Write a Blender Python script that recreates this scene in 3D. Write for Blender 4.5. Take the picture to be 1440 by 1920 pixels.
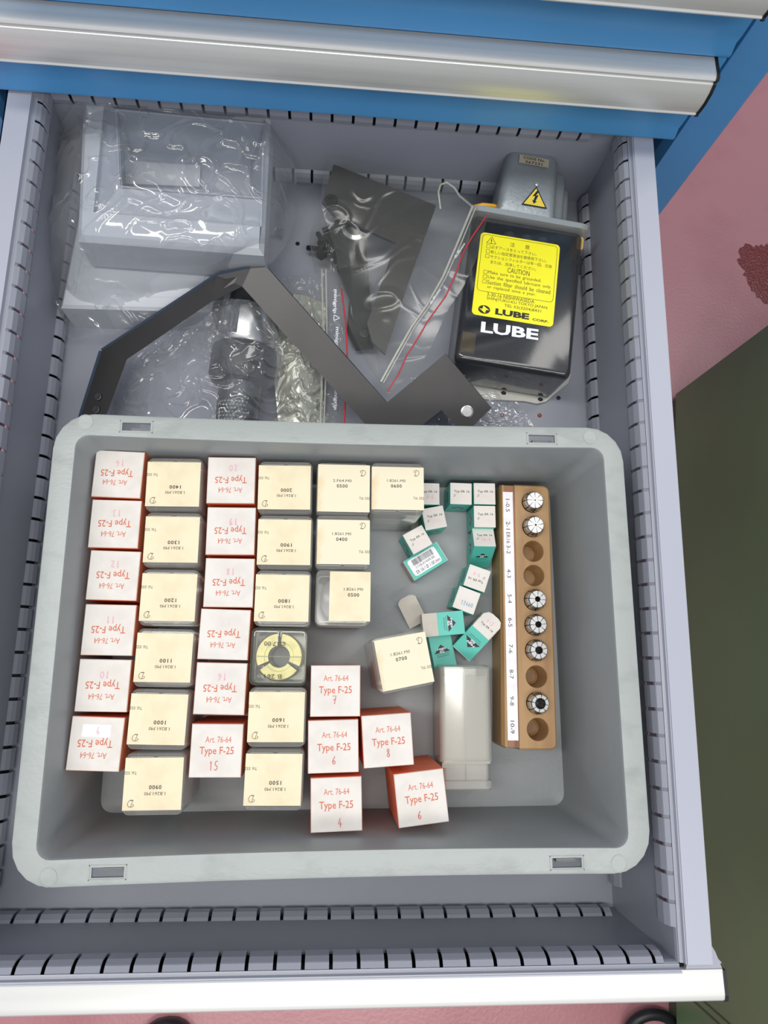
import bpy, math, random
from math import sin, cos, pi, radians
from mathutils import Vector, Matrix, noise
random.seed(7)
for o in list(bpy.data.objects): bpy.data.objects.remove(o)
SC = bpy.context.scene
COL = SC.collection
K = 0.001                      # the script is written in millimetres

# ---------------------------------------------------------------- camera
cam = bpy.data.cameras.new('camera'); co = bpy.data.objects.new('camera', cam); COL.objects.link(co)
co.location = (-24.082*K, -64.634*K, 524.335*K)
co.rotation_euler = (0.230203, -0.089694, 0.015112)
cam.sensor_fit = 'VERTICAL'; cam.sensor_height = 24.0; cam.sensor_width = 18.0
cam.lens = 1442.04/1920*24.0
cam.shift_x = -12.489/1920; cam.shift_y = -58.946/1920
cam.clip_start = 0.01; cam.clip_end = 50
SC.camera = co
# ---------------------------------------------------------------- world and lamps
W = bpy.data.worlds.new('workshop_air'); SC.world = W; W.use_nodes = True
W.node_tree.nodes['Background'].inputs[0].default_value = (0.80, 0.86, 1.0, 1)
W.node_tree.nodes['Background'].inputs[1].default_value = 0.50
def area(name, loc, size, size_y, power, aim, col=(1, .97, .92)):
    l = bpy.data.lights.new(name, 'AREA'); l.shape = 'RECTANGLE'; l.size = size; l.size_y = size_y
    l.energy = power; l.color = col
    o = bpy.data.objects.new(name, l); COL.objects.link(o); o.location = loc
    d = Vector(aim)-Vector(loc); o.rotation_euler = d.to_track_quat('-Z', 'Y').to_euler()
    return o
area('ceiling_tube_lamp', (-0.7, 0.1, 2.6), 0.35, 2.6, 44, (0, 0, 0))
area('ceiling_tube_lamp', (0.45, -1.5, 2.6), 2.6, 0.35, 34, (0, 0, 0))
area('ceiling_tube_lamp', (1.5, 1.2, 2.6), 0.35, 2.6, 16, (0, 0, 0))
SC.view_settings.view_transform = 'Standard'
try: SC.view_settings.look = 'None'
except Exception: pass
SC.view_settings.gamma = 1.0; SC.view_settings.use_curve_mapping = False
SC.view_settings.exposure = 0.0

# ---------------------------------------------------------------- materials
def lin(c):
    return tuple(((v/255)/12.92 if v/255 <= .04045 else ((v/255+.055)/1.055)**2.4) for v in c)
def mat(name, rgb, rough=.5, metal=0.0, var=0.0, vscale=60, bump=0.0, bscale=400, coat=0.0, rgb2=None, stretch=None, spec=.5, lo=.42, hi=.62):
    m = bpy.data.materials.new(name); m.use_nodes = True; nt = m.node_tree; b = nt.nodes['Principled BSDF']
    c = lin(rgb); b.inputs['Base Color'].default_value = (*c, 1)
    b.inputs['Roughness'].default_value = rough; b.inputs['Metallic'].default_value = metal
    b.inputs['Specular IOR Level'].default_value = spec
    b.inputs['Coat Weight'].default_value = coat
    tc = nt.nodes.new('ShaderNodeTexCoord')
    src = tc.outputs['Object']
    if stretch:
        mp = nt.nodes.new('ShaderNodeMapping'); mp.inputs['Scale'].default_value = stretch
        nt.links.new(src, mp.inputs['Vector']); src = mp.outputs['Vector']
    if var or rgb2:
        n = nt.nodes.new('ShaderNodeTexNoise'); n.inputs['Scale'].default_value = vscale; n.inputs['Detail'].default_value = 5
        nt.links.new(src, n.inputs['Vector'])
        r = nt.nodes.new('ShaderNodeValToRGB'); nt.links.new(n.outputs['Fac'], r.inputs['Fac'])
        r.color_ramp.elements[0].position = lo; r.color_ramp.elements[1].position = hi
        c2 = lin(rgb2) if rgb2 else tuple(max(0, v*(1-var)) for v in c)
        c3 = c if rgb2 else tuple(min(1, v*(1+var*.6)) for v in c)
        r.color_ramp.elements[0].color = (*c3, 1); r.color_ramp.elements[1].color = (*c2, 1)
        nt.links.new(r.outputs['Color'], b.inputs['Base Color'])
    if bump:
        n = nt.nodes.new('ShaderNodeTexNoise'); n.inputs['Scale'].default_value = bscale; n.inputs['Detail'].default_value = 3
        nt.links.new(src, n.inputs['Vector'])
        bp = nt.nodes.new('ShaderNodeBump'); bp.inputs['Strength'].default_value = bump; bp.inputs['Distance'].default_value = .001
        nt.links.new(n.outputs['Fac'], bp.inputs['Height']); nt.links.new(bp.outputs['Normal'], b.inputs['Normal'])
    return m
def film(name, tint=(1, 1, 1), base=(235, 236, 232), haze=.12, edge=.55, rough=.08, bump=0.0, bscale=120, gloss=.05):
    """clear or milky plastic: see-through, a little haze, glossy at grazing angles"""
    m = bpy.data.materials.new(name); m.use_nodes = True; nt = m.node_tree; N = nt.nodes; Lk = nt.links
    out = N['Material Output']; b = N['Principled BSDF']
    b.inputs['Base Color'].default_value = (*lin(base), 1); b.inputs['Roughness'].default_value = .35
    b.inputs['Specular IOR Level'].default_value = .5
    t = N.new('ShaderNodeBsdfTransparent'); t.inputs[0].default_value = (*tint, 1)
    g = N.new('ShaderNodeBsdfGlossy'); g.inputs['Roughness'].default_value = rough
    lw = N.new('ShaderNodeLayerWeight'); lw.inputs['Blend'].default_value = .25
    mr = N.new('ShaderNodeMapRange'); mr.inputs[3].default_value = haze; mr.inputs[4].default_value = edge
    Lk.new(lw.outputs['Facing'], mr.inputs[0])
    m1 = N.new('ShaderNodeMixShader'); Lk.new(mr.outputs[0], m1.inputs[0]); Lk.new(t.outputs[0], m1.inputs[1]); Lk.new(b.outputs[0], m1.inputs[2])
    fr = N.new('ShaderNodeLayerWeight'); fr.inputs['Blend'].default_value = .5
    pw = N.new('ShaderNodeMath'); pw.operation = 'POWER'; pw.inputs[1].default_value = 4.0; Lk.new(fr.outputs['Facing'], pw.inputs[0])
    ad = N.new('ShaderNodeMapRange'); ad.inputs[3].default_value = gloss; ad.inputs[4].default_value = .9; Lk.new(pw.outputs[0], ad.inputs[0])
    m2 = N.new('ShaderNodeMixShader'); Lk.new(ad.outputs[0], m2.inputs[0]); Lk.new(m1.outputs[0], m2.inputs[1]); Lk.new(g.outputs[0], m2.inputs[2])
    Lk.new(m2.outputs[0], out.inputs['Surface'])
    if bump:
        n = N.new('ShaderNodeTexNoise'); n.inputs['Scale'].default_value = bscale; n.inputs['Detail'].default_value = 4
        tc = N.new('ShaderNodeTexCoord'); Lk.new(tc.outputs['Object'], n.inputs['Vector'])
        bp = N.new('ShaderNodeBump'); bp.inputs['Strength'].default_value = bump; bp.inputs['Distance'].default_value = .002
        Lk.new(n.outputs['Fac'], bp.inputs['Height'])
        for q in (b, g, fr): Lk.new(bp.outputs['Normal'], q.inputs['Normal'])
    return m
M = dict(
    drawer=mat('grey_powder_coat', (152, 155, 166), .34, bump=.10, bscale=900, var=.04, vscale=8),
    lip=mat('pale_grey_powder_coat', (172, 175, 187), .38, bump=.08, bscale=900),
    blue=mat('blue_lacquer', (80, 152, 208), .34, var=.06, vscale=6, bump=.05, bscale=700),
    alu=mat('brushed_aluminium', (228, 228, 224), .38, .45, var=.05, vscale=30, stretch=(.05, 6, 6)),
    alutop=mat('pale_anodised_aluminium', (212, 212, 208), .38, .3, var=.03, vscale=30, stretch=(.05, 6, 6)),
    black=mat('black_plastic', (22, 23, 26), .45),
    crate=mat('grey_crate_plastic', (138, 143, 145), .42, bump=.12, bscale=500, var=.05, vscale=14),
    rim=mat('worn_grey_crate_plastic', (166, 172, 168), .40, bump=.2, bscale=300, rgb2=(150, 156, 152), vscale=40, lo=.5, hi=.8, stretch=(1, 1.6, 1)),
    floor=mat('red_painted_concrete', (198, 138, 142), .30, bump=.5, bscale=160, rgb2=(188, 124, 130), vscale=5),
    stain=mat('wet_red_stain', (128, 44, 44), .12, bump=1.0, bscale=200),
    green=mat('dark_green_lacquer', (96, 126, 88), .30, var=.12, vscale=2.0),
    darkgreen=mat('darker_green_lacquer', (64, 84, 60), .4),
    orange=mat('orange_printed_card', (238, 132, 92), .55, var=.06, vscale=80),
    white=mat('white_card', (224, 219, 212), .6, rgb2=(216, 210, 202), vscale=60, bump=.05),
    card=mat('grey_board_inside', (196, 190, 178), .7, var=.04),
    paper=mat('cream_paper_label', (232, 221, 188), .6, rgb2=(220, 206, 170), vscale=45, lo=.5, hi=.75),
    stained=mat('stained_cream_paper', (232, 222, 194), .6, rgb2=(216, 180, 120), vscale=55, lo=.58, hi=.80, stretch=(1.4, .7, 1)),
    tape=mat('white_paper_tape', (244, 242, 244), .5, rgb2=(232, 228, 232), vscale=120),
    teal=mat('teal_printed_card', (84, 188, 172), .42, var=.05, vscale=50),
    logo=mat('black_print', (30, 34, 40), .5),
    ink=mat('dark_ink', (40, 38, 36), .6),
    orangeink=mat('orange_brown_ink', (206, 104, 74), .6),
    magenta=mat('faded_magenta_ink', (228, 168, 186), .7),
    faint=mat('very_faded_pink_ink', (232, 208, 208), .7),
    redink=mat('red_pen_ink', (200, 92, 96), .6),
    blueink=mat('blue_stamp_ink', (110, 150, 190), .6),
    wood=mat('brown_wood_block', (170, 134, 90), .48, rgb2=(150, 114, 74), vscale=30, stretch=(2, .3, 1), coat=.1),
    darkwood=mat('dark_wood_strip', (150, 104, 72), .5, rgb2=(118, 78, 56), vscale=60, stretch=(3, .3, 1)),
    steel=mat('ground_steel', (190, 190, 188), .28, 1.0, var=.05, vscale=120),
    darksteel=mat('dark_steel', (92, 94, 96), .35, .9),
    brass=mat('pale_brass', (205, 194, 140), .38, .55, var=.1, vscale=200),
    bracket=mat('black_oxide_steel', (56, 55, 55), .36, .4, var=.15, vscale=14),
    bracketedge=mat('cut_steel_edge', (70, 84, 104), .35, .5),
    foam=mat('dark_foam', (96, 98, 98), .9),
    cast=mat('cast_grey_metal', (146, 154, 158), .38, .35, bump=.25, bscale=300, var=.08, vscale=40),
    plate=mat('galvanised_plate', (206, 210, 208), .3, .6, bump=.2, bscale=200),
    yellow=mat('yellow_sticker', (246, 238, 40), .4),
    warn=mat('warning_yellow', (232, 208, 80), .45),
    silverlabel=mat('tan_nameplate', (170, 162, 140), .5),
    whiteprint=mat('white_print', (236, 238, 244), .5),
    amber=mat('amber_float', (190, 156, 86), .5),
    cable=mat('yellow_cable', (226, 168, 50), .4),
    bin=mat('light_grey_plastic', (186, 190, 196), .45, var=.03, vscale=10),
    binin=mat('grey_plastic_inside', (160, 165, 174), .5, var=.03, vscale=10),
    foil=mat('crumpled_foil', (206, 206, 198), .3, .35, bump=.35, bscale=60),
    red=mat('red_seal_line', (206, 40, 60), .5),
    shoe=mat('dark_shoe_leather', (50, 46, 46), .5, bump=.3, bscale=300),
    rubber=mat('black_rubber', (28, 30, 34), .4),
    dots=mat('pale_dots', (150, 152, 146), .5),
    clear=film('clear_box_plastic', (.96, .96, .95), (232, 230, 222), .34, .8, .12),
    clearlid=film('clear_lid_plastic', (.93, .93, .92), (226, 225, 218), .15, .80, .12, gloss=.02),
    milky=film('yellowed_clear_plastic', (.96, .96, .94), (236, 235, 226), .2, .75, .12),
    lidtint=film('thin_tinted_lid', (.78, .80, .74), (150, 154, 148), .08, .8, .14, gloss=.012),
    bag=film('crumpled_bag_film', (.95, .96, .97), (226, 229, 234), .055, .45, .09, bump=.12, bscale=60, gloss=.09),
    bag2=film('thick_bag_film', (.90, .91, .89), (190, 192, 188), .03, .45, .16, bump=.06, bscale=60, gloss=.032),
    seal=film('ziplock_seal', (.9, .91, .88), (214, 214, 204), .38, .8, .15),
    smoke=film('smoked_tank_plastic', (.50, .51, .52), (58, 60, 64), .34, .9, .10, gloss=.07),
)
# ---------------------------------------------------------------- mesh helpers
class MB:
    def __init__(s): s.v = []; s.f = []; s.m = []; s.mats = []
    def mi(s, m):
        if m not in s.mats: s.mats.append(m)
        return s.mats.index(m)
    def add(s, vs, fs, m):
        n = len(s.v); k = s.mi(m)
        s.v += [tuple(v) for v in vs]; s.f += [tuple(n+i for i in f) for f in fs]; s.m += [k]*len(fs)
        return s
    def box(s, x0, x1, y0, y1, z0, z1, m, ch=0):
        if ch: return s.loft([rrect((x0+x1)/2, (y0+y1)/2, x1-x0-2*c, y1-y0-2*c, max(ch*.6, .01), z, 2) for z, c in ((z0, ch), (z0+ch, 0), (z1-ch, 0), (z1, ch))], m)
        vs = [(x, y, z) for z in (z0, z1) for x, y in ((x0, y0), (x1, y0), (x1, y1), (x0, y1))]
        return s.add(vs, [(3, 2, 1, 0), (4, 5, 6, 7), (0, 1, 5, 4), (1, 2, 6, 5), (2, 3, 7, 6), (3, 0, 4, 7)], m)
    def loft(s, rings, m, cap0=True, cap1=True):
        n = len(rings[0]); vs = [p for r in rings for p in r]; fs = []
        for i in range(len(rings)-1):
            for j in range(n):
                a, b = i*n+j, i*n+(j+1) % n
                fs.append((a, b, b+n, a+n))
        if cap0: fs.append(tuple(reversed(range(n))))
        if cap1: fs.append(tuple(range((len(rings)-1)*n, len(rings)*n)))
        return s.add(vs, fs, m)
    def prism(s, poly, z0, z1, m):
        return s.loft([[(x, y, z0) for x, y in poly], [(x, y, z1) for x, y in poly]], m)
    def tube(s, pts, r, m, n=8, closed=False):
        pts = [Vector(p) for p in pts]; rings = []; up = Vector((0, 0, 1)); prev = None
        for i, p in enumerate(pts):
            t = (pts[min(i+1, len(pts)-1)]-pts[max(i-1, 0)]).normalized()
            a = prev if prev is not None else (t.cross(up) if abs(t.z) < .9 else t.cross(Vector((1, 0, 0))))
            a = (a-t*a.dot(t)).normalized(); prev = a; b = t.cross(a)
            rr = r[i] if isinstance(r, (list, tuple)) else r
            rings.append([tuple(p+a*rr*cos(2*pi*k/n)+b*rr*sin(2*pi*k/n)) for k in range(n)])
        return s.loft(rings, m)
    def lathe(s, prof, m, n=32, cx=0, cy=0, a0=0, a1=2*pi, axis=None):
        full = abs(a1-a0-2*pi) < 1e-6
        k = n if full else n+1; rings = []
        for r, z in prof:
            rings.append([(cx+r*cos(a0+(a1-a0)*i/n), cy+r*sin(a0+(a1-a0)*i/n), z) for i in range(k)])
        if full: return s.loft(rings, m)
        vs = [p for r in rings for p in r]; fs = []; R = len(rings)
        for i in range(R):
            for j in range(n):
                a = i*k+j; b = ((i+1) % R)*k+j
                fs.append((a, a+1, b+1, b))
        fs.append(tuple(reversed([i*k for i in range(R)]))); fs.append(tuple(i*k+n for i in range(R)))
        return s.add(vs, fs, m)
    def xf(s, mtx, start=0):
        for i in range(start, len(s.v)): s.v[i] = tuple(mtx @ Vector(s.v[i]))
        return s
    def build(s, name, parent=None, loc=(0, 0, 0), rot=(0, 0, 0), smooth=None, solid=0, kind=None, label=None):
        me = bpy.data.meshes.new(name); me.from_pydata([(x*K, y*K, z*K) for x, y, z in s.v], [], s.f)
        for m in s.mats: me.materials.append(m)
        for p, k in zip(me.polygons, s.m): p.material_index = k
        if smooth is not None:
            me.polygons.foreach_set('use_smooth', [True]*len(me.polygons))
            me.set_sharp_from_angle(angle=radians(smooth))
        me.update()
        o = bpy.data.objects.new(name, me); COL.objects.link(o)
        o.location = (loc[0]*K, loc[1]*K, loc[2]*K); o.rotation_euler = rot
        if parent: o.parent = parent
        if solid:
            md = o.modifiers.new('thickness', 'SOLIDIFY'); md.thickness = solid*K; md.offset = -1
        if kind: o['kind'] = kind
        if label: o['label'] = label
        return o
def rrect(cx, cy, w, d, r, z, n=4):
    pts = []
    for sx, sy, a in ((1, 1, 0), (-1, 1, pi/2), (-1, -1, pi), (1, -1, 3*pi/2)):
        ox, oy = cx+sx*(w/2-r), cy+sy*(d/2-r)
        for i in range(n+1):
            t = a+pi/2*i/n; pts.append((ox+r*cos(t), oy+r*sin(t), z))
    return pts
def thing(name, label, cat, loc=(0, 0, 0), rot=(0, 0, 0), group=None):
    o = bpy.data.objects.new(name, None); COL.objects.link(o); o.empty_display_size = .02
    o.location = tuple(c*K for c in loc); o.rotation_euler = rot
    o['label'] = label; o['category'] = cat
    if group: o['group'] = group
    return o
def tag(o, label, cat, group=None):
    o['label'] = label; o['category'] = cat
    if group: o['group'] = group
    return o
# text: outlines of the built-in font turned to a mesh, then fitted to a given width and height
TC = {}
def glyphs(s, bold=0.0, space=1.0, spacing=1.0):
    key = (s, bold, space, spacing)
    if key in TC: return TC[key]
    cu = bpy.data.curves.new('lettering', 'FONT'); cu.body = s; cu.resolution_u = 2; cu.offset = bold
    cu.space_character = spacing; cu.space_word = space
    ob = bpy.data.objects.new('lettering', cu)
    me = ob.to_mesh()
    vs = [v.co.copy() for v in me.vertices]; fs = [tuple(p.vertices) for p in me.polygons]
    ob.to_mesh_clear(); bpy.data.objects.remove(ob); bpy.data.curves.remove(cu)
    x0 = min(v.x for v in vs); x1 = max(v.x for v in vs); y0 = min(v.y for v in vs); y1 = max(v.y for v in vs)
    vs = [((v.x-x0)/(x1-x0)-.5, (v.y-y0)/(y1-y0)-.5) for v in vs]
    TC[key] = (vs, fs); return TC[key]
def text(mb, s, cx, cy, w, h, z, m, rot=0.0, **k):
    vs, fs = glyphs(s, **k); c, n = cos(rot), sin(rot)
    mb.add([(cx+c*x*w-n*y*h, cy+n*x*w+c*y*h, z) for x, y in vs], fs, m)
STK = {'0': [[(.5, 1), (.1, .7), (.1, .3), (.5, 0), (.9, .3), (.9, .7), (.5, 1)]],
       '1': [[(.32, .8), (.52, 1), (.5, 0)]], '2': [[(.1, .8), (.5, 1), (.85, .75), (.1, .02), (.95, 0)]],
       '3': [[(.1, 1), (.8, .98), (.45, .58), (.85, .3), (.5, 0), (.1, .12)]],
       '4': [[(.6, 1), (.1, .35), (.95, .35)], [(.65, .6), (.6, 0)]],
       '5': [[(.85, 1), (.3, 1), (.2, .55), (.75, .5), (.8, .15), (.45, 0), (.1, .08)]],
       '6': [[(.75, 1), (.3, .65), (.12, .3), (.4, 0), (.8, .15), (.75, .42), (.35, .48), (.15, .3)]],
       '7': [[(.1, .95), (.9, 1), (.5, 0)], [(.25, .5), (.8, .52)]],
       '8': [[(.5, .52), (.15, .8), (.5, 1), (.8, .8), (.5, .52), (.12, .22), (.5, 0), (.88, .22), (.5, .52)]],
       '9': [[(.8, .75), (.5, 1), (.15, .75), (.45, .5), (.8, .75), (.7, .3), (.45, 0)]],
       '-': [[(.15, .5), (.85, .5)]], '.': [[(.45, .02), (.55, .06)]], ',': [[(.5, .1), (.4, -.1)]],
       'o': [[(.5, .5), (.2, .3), (.5, .05), (.8, .3), (.5, .5)]], ' ': [],
       'D': [[(.35, .95), (.25, .45), (.0, .02), (.55, .0), (.95, .45), (.8, .9), (.35, .98), (-.05, .85), (-.1, .62), (.1, .6)], [(.0, .02), (.25, .12), (.5, 0)]],
       '@': [[(.5, 1), (.15, .8), (.1, .3), (.5, 0), (.85, .3), (.9, .8), (.5, 1)], [(.0, -.1), (1, 1.1)]]}
def strokes(mb, s, cx, cy, w, h, z, m, pen=.45, rot=0.0):
    n = len(s); adv = w/n; c0, s0 = cos(rot), sin(rot)
    for i, ch in enumerate(s):
        for line in STK[ch]:
            P = []
            for (x, y) in line:
                X = (i-n/2)*adv+adv*(.12+.76*x); Y = (y-.5)*h
                P.append(Vector((cx+c0*X-s0*Y, cy+s0*X+c0*Y)))
            if len(P) > 3:      # soften the corners
                Q = [P[0]]
                for a, b in zip(P, P[1:]): Q += [a*.72+b*.28, a*.28+b*.72]
                P = Q+[P[-1]]
            n_ = len(P); lft, rgt = [], []
            for k in range(n_):       # one ribbon with mitred joints
                d = (P[min(k+1, n_-1)]-P[max(k-1, 0)]).normalized(); q = Vector((-d.y, d.x))*pen/2
                e = d*pen*.3*(-1 if k == 0 else (1 if k == n_-1 else 0))
                lft.append((*(P[k]+e-q), z+k*.003)); rgt.append((*(P[k]+e+q), z+k*.003))
            mb.add(lft+rgt, [(k, k+1, n_+k+1, n_+k) for k in range(n_-1)], m)
def disc(mb, cx, cy, r, z, m, n=20, ry=None):
    ry = ry or r
    mb.add([(cx+r*cos(2*pi*i/n), cy+ry*sin(2*pi*i/n), z) for i in range(n)], [tuple(range(n))], m)
def frame_line(mb, pts, wd, z, m):
    for a, b in zip(pts, pts[1:]+pts[:1]):
        a, b = Vector(a), Vector(b); d = (b-a).normalized(); q = Vector((-d.y, d.x))*wd/2
        mb.add([(*(a-q), z), (*(b-q), z), (*(b+q), z), (*(a+q), z)], [(0, 1, 2, 3)], m)

def weld(mb, eps=.01):
    d = {}; mp = []; nv = []
    for v in mb.v:
        k = tuple(round(c/eps) for c in v)
        if k not in d: d[k] = len(nv); nv.append(v)
        mp.append(d[k])
    nf = []; nm = []
    for fc, m_ in zip(mb.f, mb.m):
        g_ = []
        for i in fc:
            if not g_ or mp[i] != g_[-1]: g_.append(mp[i])
        if len(g_) > 2: nf.append(tuple(g_)); nm.append(m_)
    mb.v, mb.f, mb.m = nv, nf, nm

# ================================================================ SETTING
FZ = -850.0; DF = -111.0      # workshop floor, drawer floor
f = MB(); f.box(-2500, 2500, -2500, 2500, FZ-20, FZ, M['floor']); fo = f.build('floor'); fo['kind'] = 'structure'
random.seed(3)
s = MB(); c = (862.4, 737.3, -850.0); pts = []
for i in range(48):
    a = 2*pi*i/48; r = 62*(1+.16*sin(3*a)+.13*random.uniform(-1, 1)); pts.append((c[0]+r*.8*cos(a), c[1]+r*1.0*sin(a)))
s.prism(pts, FZ, FZ+.6, M['stain']); so = s.build('floor_stain'); tag(so, 'dark red wet stain on the pink floor right of the blue cabinet', 'stain')

# ================================================================ CABINET with its drawers
XR, XL, YF, YB = 209.0, -252.0, -247.0, 365.0
cab = thing('tool_cabinet', 'blue steel tool cabinet with aluminium drawer handles, one drawer pulled open', 'cabinet', (-21, 350, FZ))
def world_of(o):
    q = Matrix.Translation(Vector(o.location)/K) @ o.rotation_euler.to_matrix().to_4x4()
    return (world_of(o.parent) @ q) if o.parent else q
def lc(root, mb):               # world millimetres -> the root's own frame
    return mb.xf(world_of(root).inverted())
def bw(mb, root, name, **k): return lc(root, mb).build(name, root, **k)
for sx, nm in ((1, 'side_post'), (-1, 'side_post')):
    b = MB(); x0, x1 = (249, 284) if sx > 0 else (-327, -292)
    prof = [(x0, 368), (x0+3, 357), (x1-3, 352), (x1, 355), (x1, 980), (x0, 980)] if sx > 0 else [(x1, 368), (x1, 980), (x0, 980), (x0, 355), (x0+3, 352), (x1-3, 357)]
    b.prism(prof, FZ, 420, M['blue']); bw(b, cab, nm)
b = MB(); b.box(-292, 249, 960, 980, FZ, 420, M['blue']); bw(b, cab, 'back_panel')
b = MB(); b.box(-327, 284, 352, 980, 420, 440, M['blue'], 2); bw(b, cab, 'top_panel')
b = MB(); b.box(-292, 249, 368, 960, FZ, FZ+60, M['blue'], 2); bw(b, cab, 'plinth')

def handle_profile(y, z):        # y: front plane, z: bottom lip
    return [(y, z+33), (y-14, z+34), (y-17, z+33.2), (y-18.2, z+31.5), (y-18, z+30.6), (y-17, z+29.6), (y-17.2, z+28.6), (y-18.4, z+28),
            (y-20.6, z+22), (y-21.8, z+14), (y-21.6, z+7), (y-21, z+3), (y-21.8, z+1.6), (y-21.2, z+.2), (y-19, z), (y-18.6, z+2), (y-18.5, z+10), (y-16, z+24), (y, z+28)]
def extrude_x(prof, x0, x1, m, mb): return mb.loft([[(x0, y, z) for y, z in prof], [(x1, y, z) for y, z in prof]], m)
def drawer_front(parent, y, z0, z1, hl, top):
    pr = [(y+3, z0+1), (y-1.5, z0), (y-2, z0+3), (y+1, z0+10), (y, z0+18), (y, z1-2), (y+1, z1), (y+12, z1), (y+12, z0+1)]
    b = MB(); extrude_x(pr, -286, 245, M['blue'], b); fr = bw(b, parent, 'drawer_front', smooth=35)
    b = MB(); extrude_x(handle_profile(y, hl), -277, 235.8, M['alu'], b)
    h = bw(b, parent, 'handle', smooth=28, label='brushed aluminium handle rail')
    for x0, x1 in ((235.8, 238), (-279.2, -277)):
        e = MB(); extrude_x([(yy+(.0 if yy > y-1 else -.6), zz+(.6 if zz > hl+20 else -.6)) for yy, zz in handle_profile(y, hl)], x0, x1, M['black'], e)
        bw(e, parent, 'handle_end_cap', label='black handle end cap')
for z0 in (6, 93, 180, 267):
    t = lc(cab, MB().box(-284, 243, 363, 900, z0+8, z0+70, M['drawer'])).build('closed_drawer', cab)
    drawer_front(t, 350, z0, z0+85, z0+51.8, z0+85)
for z0 in (-245, -375, -505, -635, -765):
    t = lc(cab, MB().box(-284, 243, 363, 900, z0+8, z0+100, M['drawer'])).build('closed_drawer', cab)
    drawer_front(t, 350, z0, z0+125, z0+92, z0+125)

# --- the open drawer
dr = lc(cab, MB().box(XL-1, XR+1, YF-1, YB+1, DF-1.2, DF, M['drawer'])).build('open_drawer', cab)
dr['label'] = 'open grey steel drawer with slotted walls'
for p in ((128.3, 148.7, -111.0), (162.3, 149.7, -111.0), (179.9, 166.9, -111.0), (-57.3, 303.3, -111.0)):
    hole = MB(); hole.prism([(p[0]+2.0*cos(2*pi*i/14), p[1]+2.0*sin(2*pi*i/14)) for i in range(14)], DF, DF+.25, M['stain'] if p[1] < 160 else M['black']); bw(hole, dr, 'floor_hole')

PF = [(0, -111), (0, -109.5), (3.2, -107), (4.6, -102), (4.2, -95), (2.2, -91.5), (0, -89.5), (0, -25), (3.0, -21.5), (4.4, -16), (4.0, -8), (2.4, -3.5), (-.6, -1.2), (-3.4, -.6), (-3.8, 3), ]
def wall(name, u0, u1, slots, half, place, lipw, strip=None, lipm='lip'):
    """sheet wall with two slotted ridges; place(u, d, z) -> world point"""
    mb = MB(); cuts = [u0, u1]
    s0, s1 = strip or (u0, u1)
    cuts += [s0, s1]
    for k in slots: cuts += [k-half, k+half]
    cuts = sorted(set(round(c, 3) for c in cuts if u0 <= c <= u1))
    prof = PF+[(-3.8-lipw, 3), (-3.8-lipw, -14)]
    for a, b in zip(cuts, cuts[1:]):
        mid = (a+b)/2; inslot = any(abs(mid-k) < half for k in slots); flat = not (s0 <= mid <= s1)
        pr = [((min(d, 0) if flat else d), z) for d, z in prof]
        for i in range(len(pr)-1):
            (d0, z0), (d1, z1) = pr[i], pr[i+1]
            if inslot and (i in (1, 2, 3, 4, 5) or i in (7, 8, 9, 10, 11)): continue
            lip = i >= 13
            mb.add([place(a, d0, z0), place(b, d0, z0), place(b, d1, z1), place(a, d1, z1)], [(0, 1, 2, 3)], M[lipm] if lip else M['drawer'])
    return bw(mb, dr, name, solid=.9)
rs = [331.7-17*k for k in range(0, 33)]
wall('side_wall', YF, YB, rs+[348.7], 1.15, lambda u, d, z: (XR-d, u, z), 16, (-227, 360))
wall('side_wall', YF, YB, [329.2-17*k for k in range(-1, 33)], 1.15, lambda u, d, z: (XL+d, u, z), 18, (-227, 360))
wall('front_wall', XL, XR, [-197.7+17*k for k in range(-3, 24)], 1.15, lambda u, d, z: (u, YF+d, z), 1.0, (XL, 199.5))
wall('back_wall', XL, XR, [-182.4+17*k for k in range(-3, 22)], 1.15, lambda u, d, z: (u, YB-d, z), 1.0, (XL, 184))
# thin rolled bead under each front ridge and the strip ends
b = MB()
b.box(XL, 203, YF-.2, YF+1.4, -27.4, -26.2, M['drawer']); bw(b, dr, 'fold_bead')
for x0, x1 in ((XR+1.3, XR+2.2), (XL-2.2, XL-1.3)):
    b = MB(); b.box(x0, x1, YF, YB, -113, -84, M['black']); bw(b, dr, 'dark_slot_backing')  # black sheets added behind the lower slots so the openings look dark
b = MB(); b.box(-286, 236, -250.6, YF-1, -119, -112.4, M['blue']); b.box(-286, 236, -250.5, -249.9, -118, -2, M['black']); bw(b, dr, 'front_slot_shade')  # blue strip closes the gap; black sheet paints the shade behind the slots
# front of the open drawer
pr = [(-249.8, 2.6), (-249.8, -118), (-262, -118), (-262, 2.6)]
b = MB(); extrude_x([(-250.5, -2), (-250.5, -118), (-252, -120), (-260, -120), (-262, -118), (-262, -2)], -286, 235.4, M['blue'], b); bw(b, dr, 'drawer_front')
b = MB(); extrude_x(handle_profile(-250, -30), -277, 235.6, M['alutop'], b); bw(b, dr, 'handle', smooth=28, label='pale aluminium handle rail')
for x0, x1 in ((235.6, 237.8), (-279.2, -277)):
    e = MB(); extrude_x([(y-.4, z+.4) for y, z in handle_profile(-250, -30)], x0, x1, M['black'], e); bw(e, dr, 'handle_end_cap', label='black handle end cap')
b = MB(); b.prism([(212, -250.2), (236, -250.2), (232, -240), (229.5, -236), (213, -247)], -1.0, 2.2, M['drawer']); bw(b, dr, 'corner_bracket')
b = MB(); b.prism([(238, -246), (243.5, -252), (238, -254)], -16, -13, M['lip']); bw(b, dr, 'catch')
b = MB(); b.box(229.5, 236, -236, 360, -75, -60, M['drawer'], 1); bw(b, dr, 'slide_rail')
b = MB(); b.box(-282, -275, -236, 360, -75, -60, M['drawer'], 1); bw(b, dr, 'slide_rail')

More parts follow.
